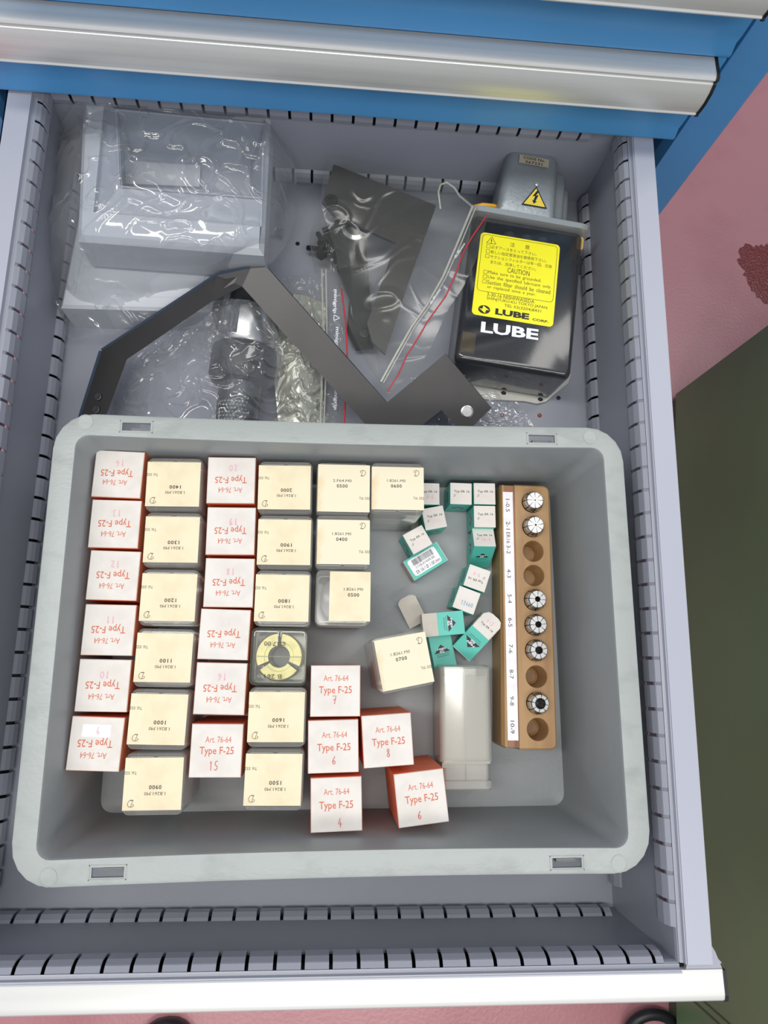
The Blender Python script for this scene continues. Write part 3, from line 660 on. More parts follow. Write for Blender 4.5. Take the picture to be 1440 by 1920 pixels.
# block with conical bores: top face as cells round each hole
def rack_block():
    mb = MB(); X0, X1, Y0, Y1 = -8.6, 19.0, -100.6, 100.4
    segs = 32; edges = [Y1]+[(a+b_)/2 for a, b_ in zip(HYS, HYS[1:])]+[Y0]
    for i, hy in enumerate(HYS):
        y1, y0 = edges[i], edges[i+1]; ring = []; sq = []
        for k in range(segs):
            a = 2*pi*k/segs; c_, s_ = cos(a), sin(a); ring.append((HX+8.5*c_, hy+8.5*s_, RH))
            dx = (X1-HX if c_ > 0 else HX-X0)/max(abs(c_), 1e-6); dy = (y1-hy if s_ > 0 else hy-y0)/max(abs(s_), 1e-6); q = min(dx, dy)
            sq.append((HX+q*c_, hy+q*s_, RH))
        corner = [(X1, y1), (X0, y1), (X0, y0), (X1, y0)]
        n = len(mb.v); fs = []
        for k in range(segs):
            k2 = (k+1) % segs; fs.append((k, segs+k, segs+k2, k2))
        mb.add(ring+sq, fs, M['wood'])
        for cxx, cyy in corner:
            near = lambda ax, val: min((p for p in sq if abs(p[ax]-val) < 1e-3), key=lambda p: (p[0]-cxx)**2+(p[1]-cyy)**2)
            a_, b2 = near(0, cxx), near(1, cyy)
            tri = [a_, (cxx, cyy, RH), b2]
            rounded = (i == 0 and (cxx, cyy) == (X1, Y1)) or (i == len(HYS)-1 and (cxx, cyy) == (X1, Y0))
            if rounded:
                sg = 1 if cyy > 0 else -1; ox, oy = X1-4, cyy-sg*4
                for q_, p in enumerate(sq):     # pull the outline onto the round corner
                    if p[0] > ox and (p[1]-oy)*sg > 0:
                        v = Vector((p[0]-ox, p[1]-oy)).normalized()*4; mb.v[n+segs+q_] = (ox+v.x, oy+v.y, RH)
                mb.add([(ox+4*cos(2*pi*q_/20), oy+4*sin(2*pi*q_/20), RH-.02) for q_ in range(20)], [tuple(range(20))], M['wood'])
                continue
            if (tri[1][0]-tri[0][0])*(tri[2][1]-tri[0][1])-(tri[1][1]-tri[0][1])*(tri[2][0]-tri[0][0]) < 0: tri.reverse()
            mb.add(tri, [(0, 1, 2)], M['wood'])
        d = [(8.5, RH), (8.1, RH-1), (6.2, RH-20), (4.6, RH-21)]
        for (r0, z0), (r1, z1) in zip(d, d[1:]):
            v = [(HX+r0*cos(2*pi*k/segs), hy+r0*sin(2*pi*k/segs), z0) for k in range(segs)]+[(HX+r1*cos(2*pi*k/segs), hy+r1*sin(2*pi*k/segs), z1) for k in range(segs)]
            mb.add(v, [(k, (k+1) % segs, segs+(k+1) % segs, segs+k) for k in range(segs)], M['wood'])
        mb.add([(HX+4.6*cos(2*pi*k/segs), hy+4.6*sin(2*pi*k/segs), RH-21) for k in range(segs)], [tuple(range(segs))], M['wood'])
    # skirts
    R_ = 1.2
    def outline(g):
        rr_ = 4.0+g; A = [pi/2*q_/5 for q_ in range(6)]
        return [(X0, Y0-g)]+[(X1-4+rr_*sin(t_), Y0+4-rr_*cos(t_)) for t_ in A]+[(X1-4+rr_*cos(t_), Y1-4+rr_*sin(t_)) for t_ in A]+[(X0, Y1+g)]
    out = outline(0); o1 = outline(R_)
    r0 = [(x, y, RH) for x, y in out]; r1 = [(x, y, RH-R_) for x, y in o1]; r2 = [(x, y, 0) for x, y in o1]
    st = MB(); mb.loft([r2, r1, r0], M['wood'], cap1=False)
    return mb
rack_block().build('wood_block', rk, smooth=25)
b = MB(); b.loft([[(-21.8, -99, 0), (-8.7, -101.8, 0), (-8.7, 101.6, 0), (-19.6, 101.6, 0)], [(-21.2, -98.4, RH-5), (-8.7, -101.8, RH-5), (-8.7, 101.6, RH-5), (-19.6, 101.6, RH-5)], [(-19, -99.6, RH-.2), (-8.7, -100.6, RH-.2), (-8.7, 100.6, RH-.2), (-18.6, 100.6, RH-.2)]], M['darkwood']); 
for i, k in enumerate(b.m): b.m[i] = k
b.build('side_strip', rk, label='darker wooden side strip')
b = MB(); b.loft([[(-22.0, -99.2, 0), (-19.1, -101.2, 0), (-18.6, 101.4, 0), (-20.1, 101.4, 0)], [(-21.6, -98.8, RH-4), (-19.05, -101, RH-4), (-18.5, 101.3, RH-4), (-20, 101.3, RH-4)], [(-19.6, -99.6, RH-.1), (-17.6, -100.6, RH-.1), (-17.4, 100.8, RH-.1), (-19, 100.8, RH-.1)]], M['wood']); b.build('side_edge', rk)
b = MB(); b.loft([[(-17.5, -95.2, RH-.2), (-9.4, -95.2, RH-.2), (-10.2, 95.2, RH-.2), (-18.2, 95.2, RH-.2)], [(-17.5, -95.2, RH+.1), (-9.4, -95.2, RH+.1), (-10.2, 95.2, RH+.1), (-18.2, 95.2, RH+.1)]], M['tape']); ls = b.build('number_strip', rk, label='white strip with printed numbers')
b = MB()
for n_, yy, w_ in (('1-0.5', 84.2, 10.4), ('2-1', 67.8, 6.4), ('ER16', 58.0, 8.8), ('3-2', 48.6, 6.8), ('4-3', 29.7, 6.8), ('5-4', 10.0, 6.8), ('6-5', -8.2, 6.8), ('7-6', -28.2, 6.8), ('8-7', -47.1, 6.8), ('9-8', -66.8, 6.8), ('10-9', -85.7, 9.2)):
    text(b, n_, -14.1+(-.35 if yy > 20 else (.3 if yy < -40 else 0)), yy, w_, 3.1, RH+.16, M['ink'], rot=-pi/2)
b.build('printing', ls)
def collet(i, bore, dark=False):
    x, y = HX, HYS[i]
    c_, s_ = cos(rk.rotation_euler.z), sin(rk.rotation_euler.z)
    wx, wy = 136+c_*x-s_*y, -25.3+s_*x+c_*y
    t = thing('spring_collet', 'steel collet with %s bore in the wooden rack beside the figure %s' % (bore[1], bore[2]), 'collet', (wx, wy, RT-12), (0, 0, radians(10*i)), 'collets in the wooden rack')
    r = bore[0]
    for k in range(8):
        a0 = pi/4*k+.045; a1 = pi/4*(k+1)-.045
        b = MB(); b.lathe([(max(r, .5), 5), (5.5, 1.5), (6.2, 10), (8.0, 12.8), (8.35, 14.0), (8.35, 15.4), (6.5+.2, 20.6), (6.3, 21), (max(r, .5)+.05, 21), (max(r, .5), 20.6)], M['steel'], 6, 0, 0, a0, a1)
        b.build('jaw', t, smooth=30)
    b = MB(); b.lathe([(.3, .6), (5.2, .6), (5.8, 10), (7.4, 13.5), (7.4, 15.4), (5.6, 19.6), (max(r, .4)+.6, 19.6), (max(r, .4)+.6, 4), (.2, 4)], M['black'], 24); b.build('dark_core', t, label='dark core between the jaws')  # black core added so the slots between the jaws look dark
collet(0, (.3, 'almost closed', '1-0.5')); collet(1, (.7, 'very small', '2-1')); collet(4, (2.1, 'small', '5-4')); collet(5, (2.4, 'small', '6-5')); collet(6, (2.9, 'medium', '7-6')); collet(8, (4.0, 'large', '9-8'))

# ================================================================ LUBRICATION UNIT
lu = thing('lubrication_pump', 'smoky lubricator tank with grey motor and yellow caution label, lying at back right', 'pump', (132, 234.5, DF), (0, 0, radians(-7.0)))
LI = (Matrix.Translation(Vector(lu.location)/K) @ lu.rotation_euler.to_matrix().to_4x4()).inverted()
def L(p): return LI @ Vector(p)
T0, T1, B0, B1 = 7, 61, -67, 62
b = MB()
b.loft([rrect(0, 2, 92, 128, 5, 4, 6), rrect(0, 1, 96, 132, 6, 8, 6), rrect(0, 0, 97, 134, 6, 54, 6), rrect(0, 0, 96.4, 133.4, 6, 56.6, 6), rrect(0, 0, 94.6, 131.6, 5.5, 59, 6), rrect(0, 0, 92, 129, 5, 60.5, 6), rrect(0, 0, 89, 126, 5, 61, 6)], M['smoke'], cap1=True); b.build('tank', lu, smooth=34, label='smoky transparent oil tank')
b = MB(); b.tube([(-44, -63, 56), (44, -63, 56)], 2.2, M['smoke'], 10); b.build('tank_edge', lu, smooth=60)
p1, p2 = L((93.2, 310.2, -60.0)), L((199.0, 303.8, -60.0))
b = MB(); b.loft([[(x, y, z) for x, z, _ in rrect(1, 34, 104, 64, 8, 0)] for y in (67, 72)], M['plate']); 
b.build('lid_plate', lu, smooth=40, label='pale metal lid plate')
# motor housing
def yr(x0, x1, z0, z1, r, y): return [(x, y, z) for x, z, _ in rrect((x0+x1)/2, (z0+z1)/2, x1-x0, z1-z0, r, 0)]
b = MB(); b.loft([yr(-31, 24, 6, 62, 6, 72), yr(-29, 22, 8, 65, 7, 76), yr(-26, 20, 10, 67, 8, 128), yr(-23, 17, 14, 63, 8, 136)], M['cast']); b.build('motor_housing', lu, smooth=45, label='cast grey motor housing')
b = MB(); b.loft([yr(20, 31, 10, 55, 4, 72), yr(19, 31, 10, 54, 4, 122), yr(19, 28, 14, 50, 4, 128)], M['cast']); b.loft([yr(28, 38, 10, 46, 4, 72), yr(28, 37, 12, 45, 4, 116), yr(28, 34, 16, 42, 3, 120)], M['cast']); b.loft([yr(-28, 30, 8, 60, 4, 72), yr(-28, 32, 8, 60, 4, 75)], M['cast']); b.build('housing_fin', lu, smooth=45)
# nameplate and warning triangle on the motor: planes laid on its upper face
def onmotor(x, y): return 66.0+(y-76)/52*2+.25
sl = math.atan(2/52)
b = MB(); b.box(-13, 13, -3.9, 3.9, -.1, .15, M['silverlabel']); text(b, 'CODE No.', 0, 1.8, 19, 2.6, .22, M['ink'], bold=.02); text(b, '367231', 0, -2.0, 15, 2.6, .22, M['ink'], bold=.02, spacing=1.1)
b.xf(Matrix.Translation((-2.6, 122, onmotor(0, 122))) @ Matrix.Rotation(sl, 4, 'X')); b.build('nameplate', lu, label='tan nameplate reading CODE No. 367231')
b = MB(); tri = [(-11, -9.5), (11, -9.5), (0, 9.5)]
b.prism(tri, -.1, .1, M['logo']); b.prism([(-9.3, -8.5), (9.3, -8.5), (0, 7.6)], .1, .2, M['warn'])
bolt = [(1.2, 5.2), (-2.6, -1.2), (-.2, -.6), (-1.4, -5.0), (-2.6, -4.4), (-.8, -8.0), (2.0, -5.2), (.5, -5.4), (2.6, .8), (.4, .2), (3.0, 4.4)]
b.add([(x, y+.8, .26) for x, y in bolt], [tuple(range(len(bolt)))], M['logo'])
b.xf(Matrix.Translation((2.0, 89, onmotor(0, 89))) @ Matrix.Rotation(sl, 4, 'X')); b.build('warning_triangle', lu, label='yellow high voltage triangle')
b = MB(); b.lathe([(1.6, 0), (1.6, .8), (.8, 1.2), (.1, 1.2)], M['plate'], 14); b.xf(Matrix.Translation((2, 100.5, onmotor(0, 100)-.1))); b.build('screw', lu, smooth=40)
# sticker
b = MB(); sw, shh = 68.4, 76.0
b.loft([rrect(0, 0, sw, shh, 3.5, 0), rrect(0, 0, sw, shh, 3.5, .25)], M['yellow'])
Z = .32; I = M['ink']
fr = [(x, y) for x, y, _ in rrect(0, 10.2, sw-4, 52.2, 3, 0)]; frame_line(b, fr, .35, Z, I)
frame_line(b, [(-28.5, 28.6), (-20.5, 28.6), (-24.5, 35)], .4, Z, I); text(b, '!', -24.5, 30.8, .9, 4.2, Z, I, bold=.02)
text(b, '\u6ce8', -6.4, 30.9, 4, 4, Z, I); text(b, '\u610f', 6.4, 30.9, 4, 4, Z, I)
def row(s, y, x0, w, h, box=True, **k):
    if box: frame_line(b, [(x0-3.9, y-1.5), (x0-.9, y-1.5), (x0-.9, y+1.5), (x0-3.9, y+1.5)], .3, Z, I)
    text(b, s, x0+w/2, y, w, h, Z, I, **k)
row('\u5fc5\u305a\u30a2\u30fc\u30b9\u3092\u3068\u3063\u3066\u4e0b\u3055\u3044\u3002', 25.6, -24.2, 39, 3.2)
row('\u65b0\u3057\u3044\u6307\u5b9a\u6f64\u6ed1\u6cb9\u3092\u5fa1\u4f7f\u7528\u4e0b\u3055\u3044\u3002', 21.0, -24.2, 48, 3.2)
row('\u30b5\u30af\u30b7\u30e7\u30f3\u30d5\u30a3\u30eb\u30bf\u30fc\u306f\u5e74\u4e00\u56de\u3001\u4ea4\u63db', 16.6, -24.2, 53, 3.2)
row('\u307e\u305f\u306f\u3001\u6d17\u6d44\u3057\u3066\u304f\u3060\u3055\u3044\u3002', 11.8, -23.4, 39, 3.2, False)
text(b, 'CAUTION', 1, 6.8, 19, 4.6, Z, I)
row('Make sure to be grounded.', 1.7, -24.2, 45, 3.7, space=1.6)
row('Use the specified lubricant only.', -2.6, -24.2, 54, 3.7, space=1.6)
row('Suction filter should be cleaned', -7.0, -24.2, 53.5, 3.7, space=1.6)
row('or replaced once a year.', -11.6, -23.8, 41, 3.5, False, space=1.6)
text(b, '3-30-16 NISHIWASEDA', -3.2, -18.0, 40, 3.3, Z, I); text(b, 'SHINJYUKU-KU TOKYO JAPAN', 2.4, -21.9, 51, 3.3, Z, I); text(b, 'TEL 03(3204)8431', 7.6, -25.9, 31, 3.3, Z, I)
text(b, 'LUBE', -.6, -32.2, 28.5, 5.6, Z, I, bold=.05); text(b, 'CORP.', 23.3, -33.9, 13.5, 2.2, Z, I, bold=.03)
disc(b, -24.2, -32.2, 5.0, Z, I, 28, 3.8)
b.add([(-24.2-4.2, -32.2+.6, Z+.05), (-23.2, -32.2-3.3, Z+.05), (-22.6, -32.4, Z+.05), (-20, -32.2, Z+.05), (-25.2, -32.2+3.3, Z+.05), (-25.8, -32, Z+.05)], [(0, 1, 2, 3, 4, 5)], M['yellow'])
pc = L((128.2, 247.5, -49.6)); b.xf(Matrix.Translation((pc.x, pc.y, 61.1)) @ Matrix.Rotation(radians(.3), 4, 'Z')); b.build('caution_sticker', lu, label='yellow caution sticker')
b = MB(); text(b, 'LUBE', 0, 0, 48, 9.6, 0, M['whiteprint'], bold=.035); pc = L((121.5, 200.7, -49.6)); b.xf(Matrix.Translation((pc.x, pc.y, 61.2)) @ Matrix.Rotation(radians(1.6), 4, 'Z')); b.build('tank_lettering', lu, label='white block lettering')
pc = L((89.3, 195.4, -64.0)); b = MB(); b.box(pc.x-6, pc.x+6.5, pc.y-10, pc.y+9, 30, 48, M['amber'], 1); b.build('oil_float', lu, label='amber float inside the tank')
pc = L((140.5, 192.7, -75.0)); b = MB(); b.loft([[(pc.x+r*cos(2*pi*k/24), y, 28+r*sin(2*pi*k/24)) for k in range(24)] for r, y in ((9, pc.y-16), (9.5, pc.y-2), (7.5, pc.y), (7.5, pc.y+4), (10, pc.y+5), (10, pc.y+10), (5, pc.y+11), (5, 66))], M['darksteel']); b.build('suction_filter', lu, smooth=40)
b = MB()
for x in (-12, 4, 18): b.tube([(x, 66, 40), (x, 44, 40)], 5, M['cast'], 14)
b.build('inner_pipe', lu, smooth=60)
b = MB(); b.loft([rrect(46.5, 58, 6, 12, 2, 40), rrect(46.5, 58, 6, 12, 2, 58)], M['amber']); b.tube([(50, 52, 46), (52, 46, 46), (50, 42, 46), (51, 36, 46)], 2, M['darksteel'], 10); b.build('brass_fitting', lu, smooth=40, label='small brass hose fitting')
# mounting foot
ft = [(85.3, 188.5, -106.0), (191.3, 188.8, -106.0), (188.0, 179.6, -106.0), (167.1, 161.6, -106.0), (159.3, 159.3, -106.0), (148.3, 161.2, -106.0), (110.2, 161.4, -106.0), (89.9, 175.8, -106.0)]
b = MB(); poly = [tuple(L(p)[:2]) for p in ft]; poly.reverse(); b.prism(poly, 1.2, 3.6, M['foil']); b.build('mounting_foot', lu, label='shiny film-wrapped mounting foot')
b = MB()
for p in ((122.8, 173.4, -106.0), (166.7, 179.5, -106.0), (129.3, 167.8, -106.0), (162.3, 163.4, -106.0)):
    q = L(p); disc(b, q.x, q.y, 3.6 if p[1] > 168 else 2.4, 3.75, M['black'], 18, 1.8)
b.build('foot_hole', lu)
# cable arching out of the motor
cpts = [(92.3, 312.5, -58.0), (93.0, 313.8, -52.0), (100.5, 315.1, -50.0), (110.1, 316.1, -52.0), (119.0, 318.8, -60.0), (127.4, 324.7, -75.0)]
b = MB(); b.tube(cpts, 1.8, M['cable'], 8); lc(lu, b); b.build('yellow_cable', lu, smooth=60, label='yellow cable')

# ================================================================ BLACK BENT BRACKET
br = thing('bent_bracket', 'large black bent flat steel bracket lying across the bags', 'bracket', (-30, 180, DF))
def slab(mb, top, dv, m, me_):
    top = [Vector(p) for p in top]; bot = [p+Vector(dv) for p in top]; n = len(top)
    mb.add([tuple(p) for p in top], [tuple(range(n))], m); mb.add([tuple(p) for p in bot], [tuple(reversed(range(n)))], m)
    for i in range(n):
        j = (i+1) % n; mb.add([tuple(top[i]), tuple(top[j]), tuple(bot[j]), tuple(bot[i])], [(3, 2, 1, 0)], me_)
A0 = [(-89.5, 237.5, -38.8), (-95.7, 223.5, -42.9), (6.6, 122.4, -73.3), (12.9, 118.1, -74.6), (46.0, 119.3, -74.2), (68.1, 136.5, -69.1), (83.4, 121.6, -73.5), (90.9, 121.9, -73.4), (109.1, 139.8, -68.1), (69.1, 180.5, -55.8), (22.8, 140.4, -67.9), (-77.0, 239.0, -38.3)]
b = MB(); slab(b, A0, (1.2, 1.0, -3), M['bracket'], M['bracketedge']); bw(b, br, 'main_plate')
b = MB(); slab(b, [A0[0], (-116.6, 234.1, -47.0), (-207.8, 176.0, -74.3), (-185.7, 167.1, -67.7), (-120.2, 210.8, -48.0), A0[1]], (-1.4, 2.2, -1.2), M['bracket'], M['bracketedge']); bw(b, br, 'bent_arm')
b = MB(); slab(b, [(-207.8, 176.0, -74.3), (-218.5, 125.1, -77.5), (-220.1, 115.4, -78.0), (-200.7, 114.4, -72.2), (-197.3, 123.9, -71.2), (-185.7, 167.1, -67.7)], (-2.6, .6, -1.0), M['bracket'], M['bracketedge']); bw(b, br, 'short_arm')
b = MB()
q = Vector((89.3, 136.1, -69.2)); b.lathe([(4.4, -.2), (5.2, .25), (4.2, .5), (4.0, .35), (.1, .35)], M['steel'], 24); b.xf(Matrix.Translation(q) @ Matrix.Rotation(math.atan(.30), 4, 'X')); bw(b, br, 'bolt_hole', label='bright countersunk hole')
b = MB()
for p in ((-206.6, 136.7, -73.6), (-207.2, 126.1, -73.8)):
    st = len(b.v); b.lathe([(3.4, -.3), (3.4, .9), (2.6, 1.0), (.1, .9)], M['darksteel'], 18); b.xf(Matrix.Translation(Vector(p)) @ Matrix.Rotation(-math.atan(.3), 4, 'Y'), st)
bw(b, br, 'arm_hole')

# ================================================================ TOOL HOLDER (lying)
th = thing('tool_holder', 'silver and black round tool holder lying in a bag under the bent bracket', 'tool', (-96, 170, DF), (0, 0, radians(-3)))
def ylathe(prof, m, n=40, cz=27.5):
    mb = MB(); mb.loft([[(r*cos(2*pi*k/n), y, cz+r*sin(2*pi*k/n)) for k in range(n)] for r, y in prof], m); return mb
ylathe([(12, 78), (17, 76), (18, 50), (18, 47)], M['darksteel']).build('taper', th, smooth=40)
ylathe([(21, 48.5), (23, 47), (23.2, 18.5), (22, 17)], M['steel']).build('steel_collar', th, smooth=40)
b = MB(); b.box(-12, -5, 22, 46, 49.0, 50.3, M['darksteel'], .4); b.build('key_slot', th)
ylathe([(22, 17.2), (26.5, 15.5), (27, 12), (26.3, 11), (27, 10), (27, -8), (24, -14), (19, -16)], M['black']).build('clamping_nut', th, smooth=30)
ylathe([(17.6, -14), (17.6, -62), (16.6, -63)], M['darksteel']).build('sleeve', th, smooth=40)
b = MB()
for i in range(10):
    for j in range(9):
        y = -34-i*3.1; a = radians(62+j*9.5+(4.75 if i % 2 else 0)); r = 17.75
        if y < -62: continue
        n_ = 8; c0 = Vector((r*cos(a), y, 27.5+r*sin(a))); ta = Vector((-sin(a), 0, cos(a))); tb = Vector((0, 1, 0))
        b.add([tuple(c0+ta*1.0*cos(2*pi*k/n_)+tb*.85*sin(2*pi*k/n_)) for k in range(n_)], [tuple(range(n_))], M['dots'])
b.build('pale_dots', th, kind='stuff')

# ================================================================ GREY TRAYS IN THE BAG
tb_ = thing('bezel_tray', 'light grey plastic frame with a deep rectangular opening, wrapped in clear film at back left', 'tray', (-130, 290, DF+41))
def ring(pts, z): return [(*p[:2], z) for p in pts]
o_ = [(-229.7, 382.8, -24.0), (-79.7, 377.1, -24.0), (-78.7, 243.4, -24.0), (-220.3, 246.1, -24.0)]; o_ = [(*p[:2],) for p in o_][::-1]
def inset(P, d):
    c = Vector((sum(p[0] for p in P)/4, sum(p[1] for p in P)/4)); return [tuple(Vector(p)+((c-Vector(p)).normalized()*d)) for p in P]
rec = [(-211.4, 370.4, -24.0), (-82.4, 363.8, -24.0), (-81.5, 265.8, -24.0), (-209.9, 269.2, -24.0)]; rec = [(*p[:2],) for p in rec][::-1]
rim_ = [(-200.8, 359.9, -22.0), (-83.2, 356.7, -22.0), (-81.8, 289.4, -22.0), (-191.5, 291.5, -22.0)]; rim_ = [(*p[:2],) for p in rim_][::-1]
flo = [(-203.5, 353.2, -62.0), (-97.9, 351.4, -62.0), (-96.9, 317.5, -62.0), (-199.1, 318.9, -62.0)]; flo = [(*p[:2],) for p in flo][::-1]
b = MB(); b.loft([ring(inset(o_, 3), -69.5), ring(o_, -66), ring(o_, -29), ring(inset(o_, 5), -24), ring(rec, -24), ring(inset(rec, .5), -29), ], M['bin'], cap1=False)
bw(b, tb_, 'outer_frame')
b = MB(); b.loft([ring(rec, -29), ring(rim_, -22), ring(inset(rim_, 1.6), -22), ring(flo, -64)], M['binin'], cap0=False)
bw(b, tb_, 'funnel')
b = MB(); fb = [(-201.9, 341.1, -60.0), (-139.1, 341.5, -60.0), (-138.5, 321.2, -60.0), (-199.5, 319.6, -60.0)]; fb = [(*p[:2],) for p in fb][::-1]
b.loft([ring(fb, -64), ring(fb, -60)], M['bin']); bw(b, tb_, 'raised_pad')
rw = [(-200.8, 359.1, -21.0), (-83.1, 355.9, -21.0), (-81.7, 288.7, -21.0), (-191.2, 290.9, -21.0)]
b = MB(); b.tube([Vector(p) for p in rw+[rw[0]]], .9, M['lip'], 6); bw(b, tb_, 'opening_rim', label='pale rim round the opening')
# flat box beneath
t = thing('flat_grey_tray', 'flat light grey plastic tray lying under the framed tray', 'tray', (-140, 250, DF))
pl = [(-234.1, 275.8, -70.0), (-110.8, 269.4, -70.0), (-123.3, 213.8, -70.0), (-243.2, 210.5, -70.0)]; pl = [(*p[:2],) for p in pl][::-1]
pl = [(pl[0][0], pl[0][1]), (pl[1][0], pl[1][1]), (pl[2][0]+2, pl[2][1]+70), (pl[3][0], pl[3][1]+70)]
b = MB(); b.loft([ring(pl, DF), ring(pl, -73), ring(inset(pl, 3), -70.5)], M['bin']); bw(b, t, 'tray_body')
b = MB(); fr2 = inset(pl, 14); b.loft([ring(fr2, -70.5), ring(inset(fr2, 1), -69.9)], M['bin']); bw(b, t, 'raised_panel')

# ================================================================ CRUMPLED FILM
def cat(p0, p1, p2, p3, t):
    return p1+(p2-p0)*(.5*t)+(p0*2-p1*5+p2*4-p3)*(.5*t*t)+(p1*3-p0-p2*3+p3)*(.5*t*t*t)
def nvec(p): return Vector([noise.noise(p+Vector((k*17.3, k*5.1, k*3.7))) for k in (1, 2, 3)])
def sheet(grid, nu, nv, amp, scale, seed, m, ridge=1.0, crease=.6):
    G = [[Vector(p) for p in r] for r in grid]; R, C_ = len(G), len(G[0]); mb = MB(); vs = []
    def rowpt(r, u):
        x = u*(C_-1); i = min(int(x), C_-2); t_ = x-i
        g = lambda k: G[r][max(0, min(C_-1, k))]
        return cat(g(i-1), g(i), g(i+1), g(i+2), t_)
    for j in range(nv+1):
        v = j/nv*(R-1); i = min(int(v), R-2); t_ = v-i
        for k in range(nu+1):
            u = k/nu; q = [rowpt(max(0, min(R-1, i+d)), u) for d in (-1, 0, 1, 2)]
            p = cat(*q, t_)
            s_ = Vector((p.x*scale, p.y*scale, seed))
            w_ = nvec(s_*1.3)*.7
            n1 = math.exp(-(noise.noise(s_+w_)/.075)**2); n2 = math.exp(-(noise.noise((s_+w_)*1.9+Vector((9, 3, 1)))/.085)**2); n3 = noise.noise(s_*.6)
            dz = amp*(ridge*(n1*.8+n2*crease-.4)+n3*1.6)
            ed = min(1, 6*min(k/nu, 1-k/nu, j/nv, 1-j/nv)+.25)
            w3 = nvec(Vector((p.x*.02, p.y*.02, seed+4)))*6*(1-ed)
            vs.append((p.x+w3.x, p.y+w3.y, max(p.z+dz*(.4+.6*ed), DF+.6)))
    fs = [(j*(nu+1)+k, j*(nu+1)+k+1, (j+1)*(nu+1)+k+1, (j+1)*(nu+1)+k) for j in range(nv) for k in range(nu)]
    mb.add(vs, fs, m); return mb
bag = sheet([[(-227.1, 357.9, -14.0), (-180.1, 356.0, -9.0), (-130.9, 355.5, -9.0), (-85.2, 352.1, -12.0), (-74.9, 375.6, -50.0)],
             [(-262.1, 356.1, -60.0), (-210.1, 324.3, -12.0), (-128.5, 323.3, -8.0), (-79.5, 321.6, -12.0), (-62.5, 352.8, -60.0)],
             [(-278.5, 326.6, -80.0), (-211.9, 283.2, -12.0), (-125.9, 287.0, -8.0), (-77.2, 290.1, -14.0), (-58.8, 334.0, -70.0)],
             [(-279.4, 282.5, -95.0), (-215.5, 243.8, -18.0), (-127.5, 244.0, -12.0), (-76.7, 256.8, -20.0), (-62.0, 293.6, -80.0)],
             [(-269.0, 230.9, -100.0), (-217.8, 222.1, -62.0), (-151.9, 230.6, -66.0), (-91.2, 250.6, -50.0), (-74.9, 262.8, -70.0)],
             [(-240.0, 195.4, -104.0), (-202.5, 195.3, -86.0), (-152.7, 208.7, -80.0), (-109.3, 238.0, -66.0), (-83.8, 253.0, -64.0)]], 200, 200, 4.6, .024, 2.3, M['bag']).build('plastic_bag', smooth=180)
tag(bag, 'large crumpled clear plastic bag over the grey trays at back left', 'bag')
bag2 = sheet([[(-153.6, 220.7, -80.0), (-124.0, 223.7, -70.0), (-98.5, 219.3, -56.0), (-77.7, 219.7, -64.0)],
              [(-189.9, 183.3, -92.0), (-148.9, 183.3, -70.0), (-99.5, 179.2, -49.0), (-65.1, 186.7, -62.0)],
              [(-201.9, 156.8, -98.0), (-149.1, 150.5, -62.0), (-97.9, 152.5, -49.0), (-65.9, 152.2, -68.0)],
              [(-207.1, 116.4, -100.0), (-149.4, 107.6, -60.0), (-95.5, 107.5, -52.0), (-64.7, 115.8, -78.0)]], 150, 150, 3.4, .034, 7.1, M['bag']).build('plastic_bag', smooth=180)
tag(bag2, 'crumpled clear bag round the tool holder just behind the crate', 'bag')
# foil packet and resealable bag behind the bracket
zb = thing('resealable_bag', 'clear resealable bag with a vertical red seal line left of the black plates', 'bag', (-30, 190, DF))
b = sheet([[(-67.5, 257.1, -88.0), (-46.8, 257.3, -86.0), (-17.1, 267.5, -92.0)], [(-69.6, 207.4, -88.0), (-46.9, 205.0, -80.0), (-10.0, 212.5, -92.0)], [(-67.5, 160.3, -90.0), (-45.0, 158.4, -82.0), (-9.5, 164.6, -94.0)], [(-65.6, 120.0, -92.0), (-43.5, 119.1, -86.0), (-10.9, 123.5, -96.0)]], 70, 90, 3.5, .05, 3.7, M['bag2']); bw(b, zb, 'bag_film', smooth=180)
b = MB()
for path in (((-34.2, 263.5, -82.0), (-31.0, 210.8, -80.0), (-30.4, 168.6, -82.0), (-30.5, 121.2, -88.0)), ((-30.6, 263.8, -82.0), (-27.9, 210.9, -80.0), (-27.3, 168.7, -82.0), (-27.4, 121.3, -88.0))): b.tube(path, .7, M['seal'], 6)
bw(b, zb, 'zip_seal', smooth=60)
b = MB(); b.tube([Vector(p) for p in ((-16.8, 247.0, -82.0), (-12.3, 217.6, -82.0), (-10.1, 188.6, -82.0), (-10.4, 156.9, -86.0), (-10.6, 123.3, -92.0))], .65, M['red'], 6); bw(b, zb, 'red_line', smooth=60, label='red seal line')
b = MB()
for s_, p, w_ in (('minigrip', (-21.9, 232.3, -78.0), 22), ('minigrip', (-19.4, 198.0, -78.0), 22), ('minigrip', (-18.7, 148.7, -84.0), 22)):
    st = len(b.v); text(b, s_, 0, 0, w_, 3.6, 0, M['whiteprint'], rot=-pi/2, bold=.02); b.xf(Matrix.Translation(Vector(p)), st)
pq = Vector((-20.0, 217.3, -78.0)); st = len(b.v); frame_line(b, [(-2.6, -2.2), (2.6, -2.2), (0, 2.6)], .6, 0, M['whiteprint']); b.xf(Matrix.Translation(pq) @ Matrix.Rotation(-pi/2, 4, 'Z'), st)
bw(b, zb, 'bag_print', label='white lettering')
